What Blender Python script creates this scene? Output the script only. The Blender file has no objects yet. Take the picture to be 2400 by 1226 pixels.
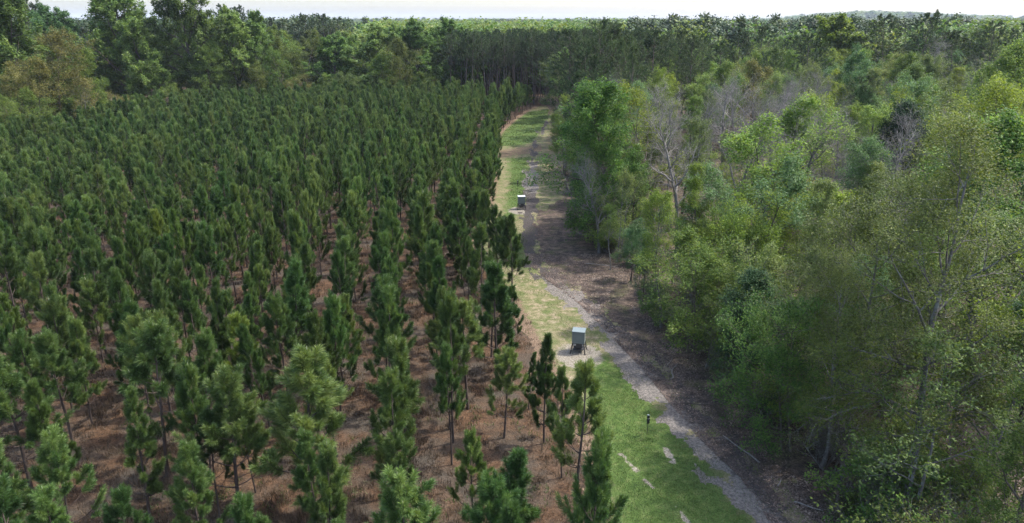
import bpy, math, random
import numpy as np
from mathutils import Vector, Matrix

S = bpy.context.scene
COL = S.collection
R = math.radians

# ------------------------------------------------------------------ camera, sky, sun, exposure
CAM_H = 20.0
cd = bpy.data.cameras.new('camera'); cam = bpy.data.objects.new('camera', cd); COL.objects.link(cam)
cam.location = (0, 0, CAM_H); cam.rotation_euler = (R(90 - 18.77), 0, 0)
cd.sensor_fit = 'HORIZONTAL'; cd.sensor_width = 36.0; cd.lens = 36.0 * 1651 / 2400
cd.clip_start = 0.3; cd.clip_end = 20000
S.camera = cam

SUN_EL, SUN_AZ = R(57), R(72)
w = bpy.data.worlds.new('World'); S.world = w; w.use_nodes = True
nt = w.node_tree; nt.nodes.clear()
sky = nt.nodes.new('ShaderNodeTexSky'); sky.sky_type = 'NISHITA'; sky.sun_disc = False
sky.sun_elevation = SUN_EL; sky.sun_rotation = SUN_AZ
sky.air_density = 1.0; sky.dust_density = 3.0; sky.ozone_density = 1.0
bg = nt.nodes.new('ShaderNodeBackground'); bg.inputs['Strength'].default_value = 0.15
wo = nt.nodes.new('ShaderNodeOutputWorld')
nt.links.new(sky.outputs[0], bg.inputs['Color']); nt.links.new(bg.outputs[0], wo.inputs['Surface'])

sd = bpy.data.lights.new('sun', 'SUN'); sd.energy = 2.0; sd.angle = R(2.0); sd.color = (1.0, 0.95, 0.88)
sun = bpy.data.objects.new('sun', sd); COL.objects.link(sun)
tosun = Vector((math.sin(SUN_AZ) * math.cos(SUN_EL), math.cos(SUN_AZ) * math.cos(SUN_EL), math.sin(SUN_EL)))
sun.rotation_euler = tosun.to_track_quat('Z', 'Y').to_euler(); sun.location = (60, 20, 80)

S.view_settings.view_transform = 'Standard'; S.view_settings.look = 'None'
S.view_settings.gamma = 1.0; S.view_settings.use_curve_mapping = False
S.view_settings.exposure = 1.8
S.render.engine = 'CYCLES'
cy = S.cycles
cy.max_bounces = 5; cy.diffuse_bounces = 3; cy.glossy_bounces = 2; cy.transmission_bounces = 3
cy.volume_bounces = 0; cy.transparent_max_bounces = 4; cy.caustics_reflective = False; cy.caustics_refractive = False
cy.use_denoising = True; cy.denoising_prefilter = 'NONE'
cy.use_adaptive_sampling = False
S.render.use_persistent_data = False

# ------------------------------------------------------------------ numeric helpers
def hash2(ix, iy, seed):
    h = (ix.astype(np.int64) * 374761393 + iy.astype(np.int64) * 668265263 + seed * 1442695041) & 0xffffffff
    h = ((h ^ (h >> 13)) * 1274126177) & 0xffffffff
    return ((h ^ (h >> 16)) & 0xffff) / 65535.0

def vnoise(x, y, seed=0):
    ix = np.floor(x); iy = np.floor(y); fx = x - ix; fy = y - iy
    fx = fx * fx * (3 - 2 * fx); fy = fy * fy * (3 - 2 * fy)
    a = hash2(ix, iy, seed); b = hash2(ix + 1, iy, seed); c = hash2(ix, iy + 1, seed); d = hash2(ix + 1, iy + 1, seed)
    return (a * (1 - fx) + b * fx) * (1 - fy) + (c * (1 - fx) + d * fx) * fy

def fbm(x, y, seed=0, octv=4):
    s = 0; a = 0.5; t = 0
    for i in range(octv):
        s = s + a * vnoise(x * 2 ** i, y * 2 ** i, seed + i * 17); t += a; a *= 0.55
    return s / t

def sstep(a, b, x):
    t = np.clip((x - a) / (b - a), 0, 1); return t * t * (3 - 2 * t)

def poly_sd(px, py, poly):
    """signed distance to a polygon, positive inside"""
    P = np.array(poly, float); n = len(P)
    dmin = np.full(px.shape, 1e9); ins = np.zeros(px.shape, bool)
    for i in range(n):
        a = P[i]; b = P[(i + 1) % n]; e = b - a
        wx = px - a[0]; wy = py - a[1]
        t = np.clip((wx * e[0] + wy * e[1]) / (e @ e + 1e-9), 0, 1)
        dmin = np.minimum(dmin, np.hypot(wx - t * e[0], wy - t * e[1]))
        c = (a[1] > py) != (b[1] > py)
        with np.errstate(divide='ignore', invalid='ignore'):
            xi = a[0] + (py - a[1]) / (e[1] if e[1] != 0 else 1e-9) * e[0]
        ins ^= c & (px < xi)
    return np.where(ins, dmin, -dmin)

def nrm(v):
    return v / (np.linalg.norm(v, axis=-1, keepdims=True) + 1e-9)

def perp(t):
    ref = np.zeros_like(t); flat = np.abs(t[..., 2]) > 0.9
    ref[..., 2] = np.where(flat, 0, 1); ref[..., 0] = np.where(flat, 1, 0)
    u = nrm(np.cross(t, ref)); return u, np.cross(t, u)

# ------------------------------------------------------------------ mesh building
def make_mesh(name, parts, mats):
    """parts: (verts (N,3), faces (M,k), attr (N,), material index, smooth)"""
    V = np.concatenate([p[0] for p in parts]).astype(np.float32)
    A = np.concatenate([np.broadcast_to(p[2], (len(p[0]),)) for p in parts]).astype(np.float32)
    lv, ls, mi, sm = [], [], [], []; off = 0; lo = 0
    for p in parts:
        F = np.asarray(p[1]) + off; k = F.shape[1]
        lv.append(F.ravel()); ls.append(lo + np.arange(len(F)) * k); lo += F.size
        mi.append(np.full(len(F), p[3])); sm.append(np.full(len(F), p[4])); off += len(p[0])
    lv = np.concatenate(lv).astype(np.int32); ls = np.concatenate(ls).astype(np.int32)
    me = bpy.data.meshes.new(name)
    me.vertices.add(len(V)); me.vertices.foreach_set('co', V.ravel())
    me.loops.add(len(lv)); me.loops.foreach_set('vertex_index', lv)
    me.polygons.add(len(ls)); me.polygons.foreach_set('loop_start', ls)
    me.polygons.foreach_set('material_index', np.concatenate(mi).astype(np.int32))
    me.polygons.foreach_set('use_smooth', np.concatenate(sm).astype(bool))
    at = me.attributes.new('v', 'FLOAT', 'POINT'); at.data.foreach_set('value', A)
    for m in mats: me.materials.append(m)
    me.update(calc_edges=True); me.validate()
    return me

def tube(P, Rd, k, attr=0.5, mat=0):
    """P (B,n,3), Rd (B,n) -> one part"""
    B, n = P.shape[:2]
    T = np.empty_like(P); T[:, 1:-1] = P[:, 2:] - P[:, :-2]; T[:, 0] = P[:, 1] - P[:, 0]; T[:, -1] = P[:, -1] - P[:, -2]
    T = nrm(T); u, v = perp(T)
    a = np.arange(k) / k * 2 * math.pi
    V = P[:, :, None] + Rd[:, :, None, None] * (u[:, :, None] * np.cos(a)[:, None] + v[:, :, None] * np.sin(a)[:, None])
    i = np.arange(B)[:, None, None] * n * k; j = np.arange(n - 1)[None, :, None] * k; s = np.arange(k)[None, None, :]
    s2 = (s + 1) % k
    F = np.stack([i + j + s, i + j + s2, i + j + k + s2, i + j + k + s], -1).reshape(-1, 4)
    return (V.reshape(-1, 3), F, attr, mat, True)

def polyline(rng, start, d, L, n, wig, up):
    P = [start]; d = nrm(d); st = (L / (n - 1))[:, None]
    for i in range(n - 1):
        P.append(P[-1] + d * st)
        d = d + rng.normal(0, wig, d.shape); d[:, 2] += up; d = nrm(d)
    return np.stack(P, 1)

def sample(P, t):
    """points and tangents at t (B,m) on P (B,n,3)"""
    n = P.shape[1]; f = np.clip(t, 0, 0.9999) * (n - 1); i = f.astype(int); fr = (f - i)[..., None]
    b = np.arange(len(P))[:, None]
    a = P[b, i]; c = P[b, i + 1]
    return a * (1 - fr) + c * fr, nrm(c - a)

def spawn(rng, P, Rd, m, t0, t1, a0, a1, Lfun, n, wig, up, rk=0.6, rmin=0.006, tv=None):
    B = len(P)
    t = tv if tv is not None else (np.arange(m) + rng.random((B, m))) / m
    m = t.shape[1]
    tt = t0 + (t1 - t0) * t
    pos, tan = sample(P, tt)
    f = np.clip(tt, 0, .9999) * (P.shape[1] - 1); i = f.astype(int)
    rp = Rd[np.arange(B)[:, None], i]
    ang = R(1) * (a0 + (a1 - a0) * t + rng.normal(0, 7, t.shape))
    az = np.arange(m)[None] * 2.39996 + rng.random((B, 1)) * 6.28 + rng.normal(0, .5, t.shape)
    u, v = perp(tan)
    d = tan * np.cos(ang)[..., None] + (u * np.cos(az)[..., None] + v * np.sin(az)[..., None]) * np.sin(ang)[..., None]
    PL = np.linalg.norm(P[:, -1] - P[:, 0], axis=1)[:, None]
    L = Lfun(t, PL) * rng.uniform(.7, 1.25, t.shape)
    C = polyline(rng, pos.reshape(-1, 3), d.reshape(-1, 3), L.ravel(), n, wig, up)
    r0 = np.maximum(np.minimum(rp.ravel() * rk, L.ravel() * 0.03), rmin)
    RR = r0[:, None] * np.linspace(1, .25, n)[None]
    return C, RR

def quads(rng, C, size, aspect, upb, val):
    N = len(C); nn = rng.normal(0, 1, (N, 3)); nn[:, 2] = np.abs(nn[:, 2]) + upb; nn = nrm(nn)
    a, b = perp(nn); th = rng.random(N) * 6.28
    u = a * np.cos(th)[:, None] + b * np.sin(th)[:, None]; v = np.cross(nn, u)
    s = size[:, None] * .5; cup = nn * s * .35
    V = np.stack([C + u * s, C + v * s * aspect - cup, C - u * s, C - v * s * aspect - cup], 1).reshape(-1, 3)
    F = np.arange(N * 4).reshape(N, 4)
    return (V, F, np.repeat(val, 4), 0, False)

def leaves_on(rng, P, k, sig, size, aspect=.6, upb=.7, t0=.2, drop=0.0):
    B = len(P); t = t0 + (1.05 - t0) * rng.random((B, k)); p, _ = sample(P, t)
    p = p + rng.normal(0, sig, p.shape)
    val = np.clip(rng.normal(.5, .16, (B, 1)) + rng.normal(0, .18, (B, k)), 0, 1)
    p = p.reshape(-1, 3); val = val.ravel()
    keep = np.repeat(rng.random(B) > drop, k); p = p[keep]; val = val[keep]
    return quads(rng, p, size * rng.uniform(.6, 1.35, len(p)), aspect, upb, val)

def needles_on(rng, P, k, ln, wd, t0, t1, a0, a1, attr=.5):
    """thin single triangles spreading forward round each shoot"""
    B = len(P); t = t0 + (t1 - t0) * rng.random((B, k)); p, tan = sample(P, t)
    u, v = perp(tan); az = rng.random((B, k)) * 6.28
    ang = R(1) * (a0 + (a1 - a0) * rng.random((B, k)) - 15 * (t > .9))
    side = u * np.cos(az)[..., None] + v * np.sin(az)[..., None]
    d = tan * np.cos(ang)[..., None] + side * np.sin(ang)[..., None]; d[..., 2] -= .08
    d = nrm(d); q = rng.normal(0, 1, d.shape); wv = nrm(np.cross(d, q)) * wd * .5
    L = ln * rng.uniform(.7, 1.2, t.shape)[..., None]
    tip = p + d * L; tip[..., 2] -= L[..., 0] * .12
    V = np.stack([p - wv * .6, p + d * L * .55 + wv, tip, p + d * L * .55 - wv], 2).reshape(-1, 3)
    N = B * k
    val = np.clip(attr + rng.normal(0, .14, (B, 1)) + rng.normal(0, .14, (B, k)) + .18 * (t - .5), 0, 1).ravel()
    return (V, np.arange(N * 4).reshape(N, 4), np.repeat(val, 4), 0, False)

# ------------------------------------------------------------------ materials
def new_mat(name):
    m = bpy.data.materials.new(name); m.use_nodes = True; n = m.node_tree; n.nodes.clear()
    return m, n, n.nodes.new('ShaderNodeOutputMaterial')

def node(n, t, **kw):
    o = n.nodes.new(t)
    for k, v in kw.items():
        if k in o.inputs: o.inputs[k].default_value = v
        else: setattr(o, k, v)
    return o

def mixc(n, fac, a, b, blend='MIX'):
    m = n.nodes.new('ShaderNodeMix'); m.data_type = 'RGBA'; m.blend_type = blend
    for key, val in ((0, fac), (6, a), (7, b)):
        if isinstance(val, (int, float)): m.inputs[key].default_value = val
        elif isinstance(val, tuple): m.inputs[key].default_value = (*val, 1) if len(val) == 3 else val
        else: n.links.new(val, m.inputs[key])
    return m.outputs[2]

def mth(n, op, a, b=0.0, c=None, clamp=False):
    m = n.nodes.new('ShaderNodeMath'); m.operation = op; m.use_clamp = clamp
    for i, val in enumerate((a, b, c)):
        if val is None: continue
        if isinstance(val, (int, float)): m.inputs[i].default_value = val
        else: n.links.new(val, m.inputs[i])
    return m.outputs[0]

def noise(n, scale, detail=4, rough=.6, vec=None, dist=0.0):
    t = n.nodes.new('ShaderNodeTexNoise'); t.inputs['Scale'].default_value = scale
    t.inputs['Detail'].default_value = detail; t.inputs['Roughness'].default_value = rough; t.inputs['Distortion'].default_value = dist
    if vec is not None: n.links.new(vec, t.inputs['Vector'])
    return t.outputs[0]

def ramp(n, fac, stops):
    r = n.nodes.new('ShaderNodeValToRGB'); e = r.color_ramp.elements
    while len(e) < len(stops): e.new(.5)
    for i, (p, c) in enumerate(stops): e[i].position = p; e[i].color = (*c, 1)
    n.links.new(fac, r.inputs[0]); return r.outputs[0]

def leaf_mat(name, dark, mid, light, trans=.35, hue=.02, spec=.25, rough=.55):
    m, n, out = new_mat(name)
    a = node(n, 'ShaderNodeAttribute', attribute_name='v')
    oi = node(n, 'ShaderNodeObjectInfo')
    f = mth(n, 'ADD', a.outputs['Fac'], mth(n, 'MULTIPLY', mth(n, 'SUBTRACT', oi.outputs['Random'], .5), .45), clamp=True)
    c = ramp(n, f, [(.1, dark), (.5, mid), (.9, light)])
    hs = node(n, 'ShaderNodeHueSaturation')
    r2 = mth(n, 'FRACT', mth(n, 'MULTIPLY', oi.outputs['Random'], 13.7))
    n.links.new(mth(n, 'ADD', .5 - hue, mth(n, 'MULTIPLY', r2, 2 * hue)), hs.inputs['Hue'])
    r3 = mth(n, 'FRACT', mth(n, 'MULTIPLY', oi.outputs['Random'], 37.3))
    n.links.new(mth(n, 'ADD', .82, mth(n, 'MULTIPLY', r3, .36)), hs.inputs['Value'])
    n.links.new(c, hs.inputs['Color'])
    b = node(n, 'ShaderNodeBsdfPrincipled'); b.inputs['Roughness'].default_value = rough
    b.inputs['Specular IOR Level'].default_value = spec
    n.links.new(hs.outputs[0], b.inputs['Base Color'])
    t = node(n, 'ShaderNodeBsdfTranslucent')
    n.links.new(mixc(n, 1.0, hs.outputs[0], (1.25, 1.2, .6), 'MULTIPLY'), t.inputs['Color'])
    mx = node(n, 'ShaderNodeMixShader'); mx.inputs[0].default_value = trans
    n.links.new(b.outputs[0], mx.inputs[1]); n.links.new(t.outputs[0], mx.inputs[2]); n.links.new(mx.outputs[0], out.inputs['Surface'])
    return m

def bark_mat(name, dark, light, lichen=None, sc=3.0):
    m, n, out = new_mat(name)
    tc = node(n, 'ShaderNodeTexCoord'); mp = node(n, 'ShaderNodeMapping'); mp.inputs['Scale'].default_value = (1, 1, .25)
    n.links.new(tc.outputs['Object'], mp.inputs[0])
    f = noise(n, sc * 3, 5, .65, mp.outputs[0])
    c = ramp(n, f, [(.3, dark), (.7, light)])
    if lichen:
        g = mth(n, 'GREATER_THAN', noise(n, sc * .8, 3, .6, tc.outputs['Object']), .56)
        c = mixc(n, mth(n, 'MULTIPLY', g, .7), c, lichen)
    oi = node(n, 'ShaderNodeObjectInfo')
    hs = node(n, 'ShaderNodeHueSaturation'); n.links.new(c, hs.inputs['Color'])
    n.links.new(mth(n, 'ADD', .8, mth(n, 'MULTIPLY', oi.outputs['Random'], .4)), hs.inputs['Value'])
    b = node(n, 'ShaderNodeBsdfPrincipled'); b.inputs['Roughness'].default_value = .9; b.inputs['Specular IOR Level'].default_value = .15
    n.links.new(hs.outputs[0], b.inputs['Base Color']); n.links.new(b.outputs[0], out.inputs['Surface'])
    return m

def flat_mat(name, col, rough=.6, metal=0.0, var=.12, sc=4.0):
    m, n, out = new_mat(name)
    tc = node(n, 'ShaderNodeTexCoord')
    f = noise(n, sc, 5, .65, tc.outputs['Object'])
    c = ramp(n, f, [(.3, tuple(x * (1 - var) for x in col)), (.7, tuple(x * (1 + var) for x in col))])
    b = node(n, 'ShaderNodeBsdfPrincipled'); b.inputs['Roughness'].default_value = rough; b.inputs['Metallic'].default_value = metal
    n.links.new(c, b.inputs['Base Color']); n.links.new(b.outputs[0], out.inputs['Surface'])
    return m

LM = dict(
    needle=leaf_mat('young_needles', (.028, .060, .018), (.066, .122, .034), (.145, .205, .058), .32, .016, .3, .5),
    needle_light=leaf_mat('light_needles', (.035, .070, .018), (.075, .130, .030), (.140, .200, .055), .3, .012, .3, .5),
    needle_yellow=leaf_mat('yellow_needles', (.07, .11, .02), (.13, .18, .03), (.20, .24, .05), .3, .01, .3, .5),
    pine=leaf_mat('mature_needles', (.016, .034, .015), (.038, .068, .027), (.078, .112, .046), .24, .012, .25),
    fresh=leaf_mat('fresh_leaves', (.042, .088, .016), (.105, .180, .032), (.190, .260, .060), .45, .018),
    bluegreen=leaf_mat('blue_green_leaves', (.032, .078, .026), (.072, .150, .048), (.130, .215, .085), .35, .012),
    yellow=leaf_mat('yellow_green_leaves', (.070, .115, .014), (.140, .205, .024), (.235, .295, .046), .45, .015),
    olive=leaf_mat('olive_leaves', (.040, .062, .010), (.078, .112, .020), (.145, .178, .036), .35, .012),
    rust=leaf_mat('rust_leaves', (.050, .056, .015), (.112, .114, .030), (.180, .175, .052), .35, .01),
    airy=leaf_mat('pale_leaves', (.050, .085, .024), (.112, .162, .044), (.185, .230, .075), .42, .015),
    oak=leaf_mat('oak_leaves', (.040, .080, .016), (.100, .178, .034), (.185, .265, .068), .33, .016),
    dark=leaf_mat('evergreen_leaves', (.008, .022, .008), (.018, .045, .016), (.035, .075, .028), .15, .01, .15, .6),
    far=leaf_mat('far_leaves', (.050, .095, .020), (.100, .165, .036), (.160, .215, .060), .35, .03),
    farpine=leaf_mat('far_needles', (.018, .038, .018), (.040, .070, .030), (.075, .105, .048), .2, .02),
)
GREY_BARK = bark_mat('grey_bark', (.065, .058, .053), (.18, .165, .155), (.22, .23, .20))
PALE_BARK = bark_mat('pale_grey_bark', (.095, .088, .080), (.25, .235, .215))
BROWN_BARK = bark_mat('brown_bark', (.05, .04, .033), (.15, .125, .105))
PINE_BARK = bark_mat('pine_bark', (.03, .024, .022), (.105, .080, .068))
TALL_PINE_BARK = bark_mat('tall_pine_bark', (.05, .042, .038), (.15, .12, .105))
SHOOT = flat_mat('pale_shoot', (.30, .33, .20), .7)

# ------------------------------------------------------------------ object helpers
def link(name, me, parent=None):
    o = bpy.data.objects.new(name, me); COL.objects.link(o)
    if parent is not None: o.parent = parent
    return o

def tag(o, label=None, cat=None, group=None, kind=None):
    for k, v in (('label', label), ('category', cat), ('group', group), ('kind', kind)):
        if v: o[k] = v
    return o

def gz(x, y):
    x = np.asarray(x, float); y = np.asarray(y, float); r = np.hypot(x, y)
    far = sstep(350, 2600, r)
    h = far * (2 + 26 * (fbm(x / 1100 + 7.3, y / 1100 + 2.1, 5, 3) - .38))
    th = np.degrees(np.arctan2(x, y))
    h = h + sstep(1700, 3400, r) * (38 * np.exp(-((th - 25) / 6.5) ** 2) + 17 * np.exp(-((th - 38) / 9) ** 2) + 10 * np.exp(-((th - 9) / 5) ** 2))
    return h

def plant(name, label, proto, x, y, h, rz, cat='tree', group=None, leaf=None, wide=1.0, lean=(0, 0), leaf_slot=None):
    """proto: (list of (part name, mesh), reference height)"""
    parts, h0 = proto
    e = bpy.data.objects.new(name, None); COL.objects.link(e)
    e.empty_display_size = .5
    e.location = (x, y, float(gz(x, y)) - .03); s = h / h0
    e.rotation_euler = (lean[1], lean[0], rz); e.rotation_mode = 'XYZ'
    e.scale = (s * wide, s * wide, s)
    tag(e, label, cat, group)
    for pn, me in parts:
        o = link(pn, me, e)
        if leaf is not None and pn == 'crown':
            o.material_slots[0].link = 'OBJECT'; o.material_slots[0].material = leaf
    return e

# ------------------------------------------------------------------ the ground
TL = [(10.3, 23.7), (10.2, 24.6), (9.6, 26.7), (8.9, 30.1), (8.1, 33.3), (7.2, 36.6), (6.4, 40.1), (5.6, 44.5), (4.1, 48.8), (2.7, 52.6), (1.5, 57.5), (1.0, 64.3), (1.0, 75.4), (1.5, 85.7), (1.9, 99.0), (2.7, 109.0), (3.4, 121.1), (5.9, 144.7), (7.7, 162.1), (8.8, 171.9)]
TR = [(12.3, 23.7), (12.2, 24.6), (11.9, 27.7), (10.8, 30.9), (9.9, 35.2), (9.3, 38.2), (8.5, 41.2), (7.6, 44.5), (6.4, 48.8), (4.5, 53.3), (2.8, 58.0), (2.2, 64.3), (2.6, 75.4), (3.3, 85.7), (3.9, 96.1), (3.7, 109.0), (4.3, 121.1), (7.0, 144.7), (8.7, 162.1), (9.6, 171.9)]
CL = [(3.6, 12.0), (3.8, 23.7), (3.6, 24.6), (4.0, 27.7), (3.9, 30.9), (3.1, 35.2), (2.1, 39.4), (1.2, 43.8), (0.0, 50.0), (-1.8, 55.8), (-3.6, 63.0), (-3.5, 70.2), (-2.7, 79.2), (-2.5, 90.6), (-2.7, 105.5), (-3.1, 121.1), (-2.5, 135.9), (0.0, 153.3), (3.6, 171.9), (5.9, 179.2)]
CR = [(14.9, 12.0), (14.5, 23.7), (14.4, 25.3), (13.6, 28.7), (12.6, 32.5), (11.6, 39.4), (10.1, 46.7), (8.9, 58.0), (7.8, 68.7), (7.7, 85.7), (8.3, 109.0), (8.6, 135.9), (9.5, 162.1), (9.6, 179.2)]
GREENS = [
    [(-2.5, 120.2), (-2.9, 128.1), (0.0, 147.9), (3.8, 168.5), (9.0, 173.7), (8.4, 160.6), (4.9, 130.6), (3.0, 122.9), (0.4, 119.7)],
    [(-0.5, 108.3), (2.7, 109.7), (2.1, 93.3), (1.9, 81.3), (0.7, 75.4), (-0.9, 71.9), (-0.3, 88.1)],
    [(-1.4, 65.4), (0.0, 67.5), (1.2, 66.3), (1.2, 60.4), (1.6, 56.7), (0.0, 57.5), (-1.3, 60.4)],
    [(4.1, 39.6), (6.2, 40.2), (7.2, 36.6), (8.1, 33.3), (8.9, 30.1), (9.6, 26.7), (10.9, 20.5), (11.4, 12), (4.6, 12), (4.6, 23.7), (4.4, 26.4), (4.4, 29.7), (4.3, 33.8), (4.0, 37.2)]]
FEEDERS = [(4.26, 40.5), (1.06, 76.8)]
def edge_x(L, y):
    L = sorted(L, key=lambda p: p[1]); return np.interp(y, [p[1] for p in L], [p[0] for p in L])
CLEAR = CL + CR[::-1]
TRACK = [(11.0, 12.0)] + TL + TR[::-1] + [(13.0, 12.0)]
STRIP = CL + [(9.3, 179.2)] + [(x - .8, y) for x, y in CR[::-1] if y > 80] + [p for p in TR[::-1] if p[1] < 78] + [(13.0, 12.0)]

def ground_material():
    m, n, out = new_mat('forest_floor')
    g = node(n, 'ShaderNodeNewGeometry'); pos = g.outputs['Position']
    lit = node(n, 'ShaderNodeAttribute', attribute_name='litter').outputs['Fac']
    far = node(n, 'ShaderNodeAttribute', attribute_name='far').outputs['Fac']
    big = noise(n, .35, 4, .6, pos); med = noise(n, 1.6, 5, .65, pos); fine = noise(n, 9, 6, .75, pos, .5)
    straw = ramp(n, med, [(.30, (.034, .025, .018)), (.45, (.082, .050, .030)), (.58, (.126, .076, .045)), (.72, (.115, .090, .066))])
    straw = mixc(n, ramp(n, big, [(.42, (0, 0, 0)), (.62, (1, 1, 1))]), straw, (.082, .070, .055))
    litc = ramp(n, med, [(.30, (.046, .038, .032)), (.46, (.092, .073, .060)), (.58, (.155, .118, .090)), (.72, (.23, .178, .135))])
    litc = mixc(n, ramp(n, noise(n, .55, 4, .65, pos, .4), [(.50, (0, 0, 0)), (.66, (.75, .75, .75))]), litc, ramp(n, fine, [(.35, (.060, .070, .030)), (.65, (.135, .135, .065))]))
    c = mixc(n, lit, straw, litc)
    c = mixc(n, ramp(n, fine, [(.38, (1, 1, 1)), (.60, (0, 0, 0))]), c, mixc(n, 1.0, c, (.38, .36, .36), 'MULTIPLY'))
    c = mixc(n, far, c, ramp(n, noise(n, .004, 4, .6, pos), [(.35, (.05, .085, .03)), (.6, (.085, .12, .04))]))
    b = node(n, 'ShaderNodeBsdfPrincipled'); b.inputs['Roughness'].default_value = .95; b.inputs['Specular IOR Level'].default_value = .1
    n.links.new(c, b.inputs['Base Color'])
    bp = node(n, 'ShaderNodeBump'); bp.inputs['Strength'].default_value = .8; bp.inputs['Distance'].default_value = .08
    n.links.new(fine, bp.inputs['Height']); n.links.new(bp.outputs[0], b.inputs['Normal'])
    n.links.new(b.outputs[0], out.inputs['Surface'])
    return m

def float_attr(me, name, vals):
    a = me.attributes.new(name, 'FLOAT', 'POINT'); a.data.foreach_set('value', np.asarray(vals, np.float32))

def build_ground():
    na = 300; rr = np.concatenate([[0.01], np.geomspace(4, 9000, 190)])
    th = np.concatenate([np.linspace(-60, 60, 220), np.linspace(60, 300, 82)[1:-1]]) * math.pi / 180
    na = len(th); nr = len(rr)
    RR, TT = np.meshgrid(rr, th, indexing='ij'); X = RR * np.sin(TT); Y = RR * np.cos(TT)
    Z = gz(X, Y)
    i, j = np.meshgrid(np.arange(nr - 1), np.arange(na), indexing='ij'); j2 = (j + 1) % na
    F = np.stack([i * na + j2, i * na + j, (i + 1) * na + j, (i + 1) * na + j2], -1).reshape(-1, 4)
    V = np.stack([X, Y, Z], -1).reshape(-1, 3)
    me = make_mesh('ground', [(V, F, 0.5, 0, True)], [ground_material()])
    x = V[:, 0]; y = V[:, 1]
    mid = edge_x(TL, y)
    float_attr(me, 'litter', sstep(-2, 1.5, x - mid - .5)); float_attr(me, 'far', sstep(230, 420, np.hypot(x, y)))
    o = link('ground', me); tag(o, kind='structure'); return o

def strip_sheet(name, region_fn, z, mat, attr_fns, xr=(-6, 16)):
    """a ragged-edged sheet lying just above the ground: the grid cells where region_fn > 0"""
    ys = [13.0]
    while ys[-1] < 181: ys.append(ys[-1] + max(.1, ys[-1] * .0045))
    ys = np.array(ys); xs = np.linspace(xr[0], xr[1], 190)
    X, Y = np.meshgrid(xs, ys); ny, nx = X.shape
    keepc = region_fn((X[1:, 1:] + X[:-1, :-1]) / 2, (Y[1:, 1:] + Y[:-1, :-1]) / 2) > 0
    idx = np.arange(ny * nx).reshape(ny, nx)
    F = np.stack([idx[:-1, :-1], idx[:-1, 1:], idx[1:, 1:], idx[1:, :-1]], -1)[keepc]
    used, inv = np.unique(F, return_inverse=True)
    V = np.stack([X.ravel(), Y.ravel(), np.full(nx * ny, z)], -1)[used]
    jx = (hash2(V[:, 0] * 97, V[:, 1] * 53, 3) - .5) * .1; V[:, 0] += jx
    me = make_mesh(name, [(V, inv.reshape(F.shape), .5, 0, True)], [mat])
    for k, fn in attr_fns.items(): float_attr(me, k, fn(V[:, 0], V[:, 1]))
    o = link(name, me); tag(o, kind='structure'); return o

def green_mask(x, y):
    g = np.full(x.shape, -9.0)
    for p in GREENS: g = np.maximum(g, poly_sd(x, y, p) / (1 + .012 * np.mean([q[1] for q in p])))
    return g
def sand_mask(x, y):
    s = np.full(x.shape, 0.0)
    for k, (fx, fy) in enumerate(FEEDERS):
        d = np.hypot((x - fx), (y - fy + .2) * .8); s = np.maximum(s, 1 - sstep(.9, 2.1, d))
    # the two worn wheel lines in the lower grass and the cut across the far strip
    for (x0, y0, x1, y1, wd) in ((5.3, 29.6, 6.4, 26.9, .075), (7.5, 30.6, 7.75, 28.8, .085), (7.15, 25.7, 7.5, 24.4, .06)):
        t = np.clip(((y - y0) / (y1 - y0)), -.2, 1.2); d = np.abs(x - (x0 + (x1 - x0) * t)) + np.where((t < 0) | (t > 1), 1, 0)
        s = np.maximum(s, (1 - sstep(wd * .4, wd * 3.2, d + .25 * (fbm(x * 2.2, y * 2.2, 71, 3) - .5))) * (.25 + .75 * sstep(.30, .55, fbm(x * 2.3, y * 2.3, 19, 3))))
    return s

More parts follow.
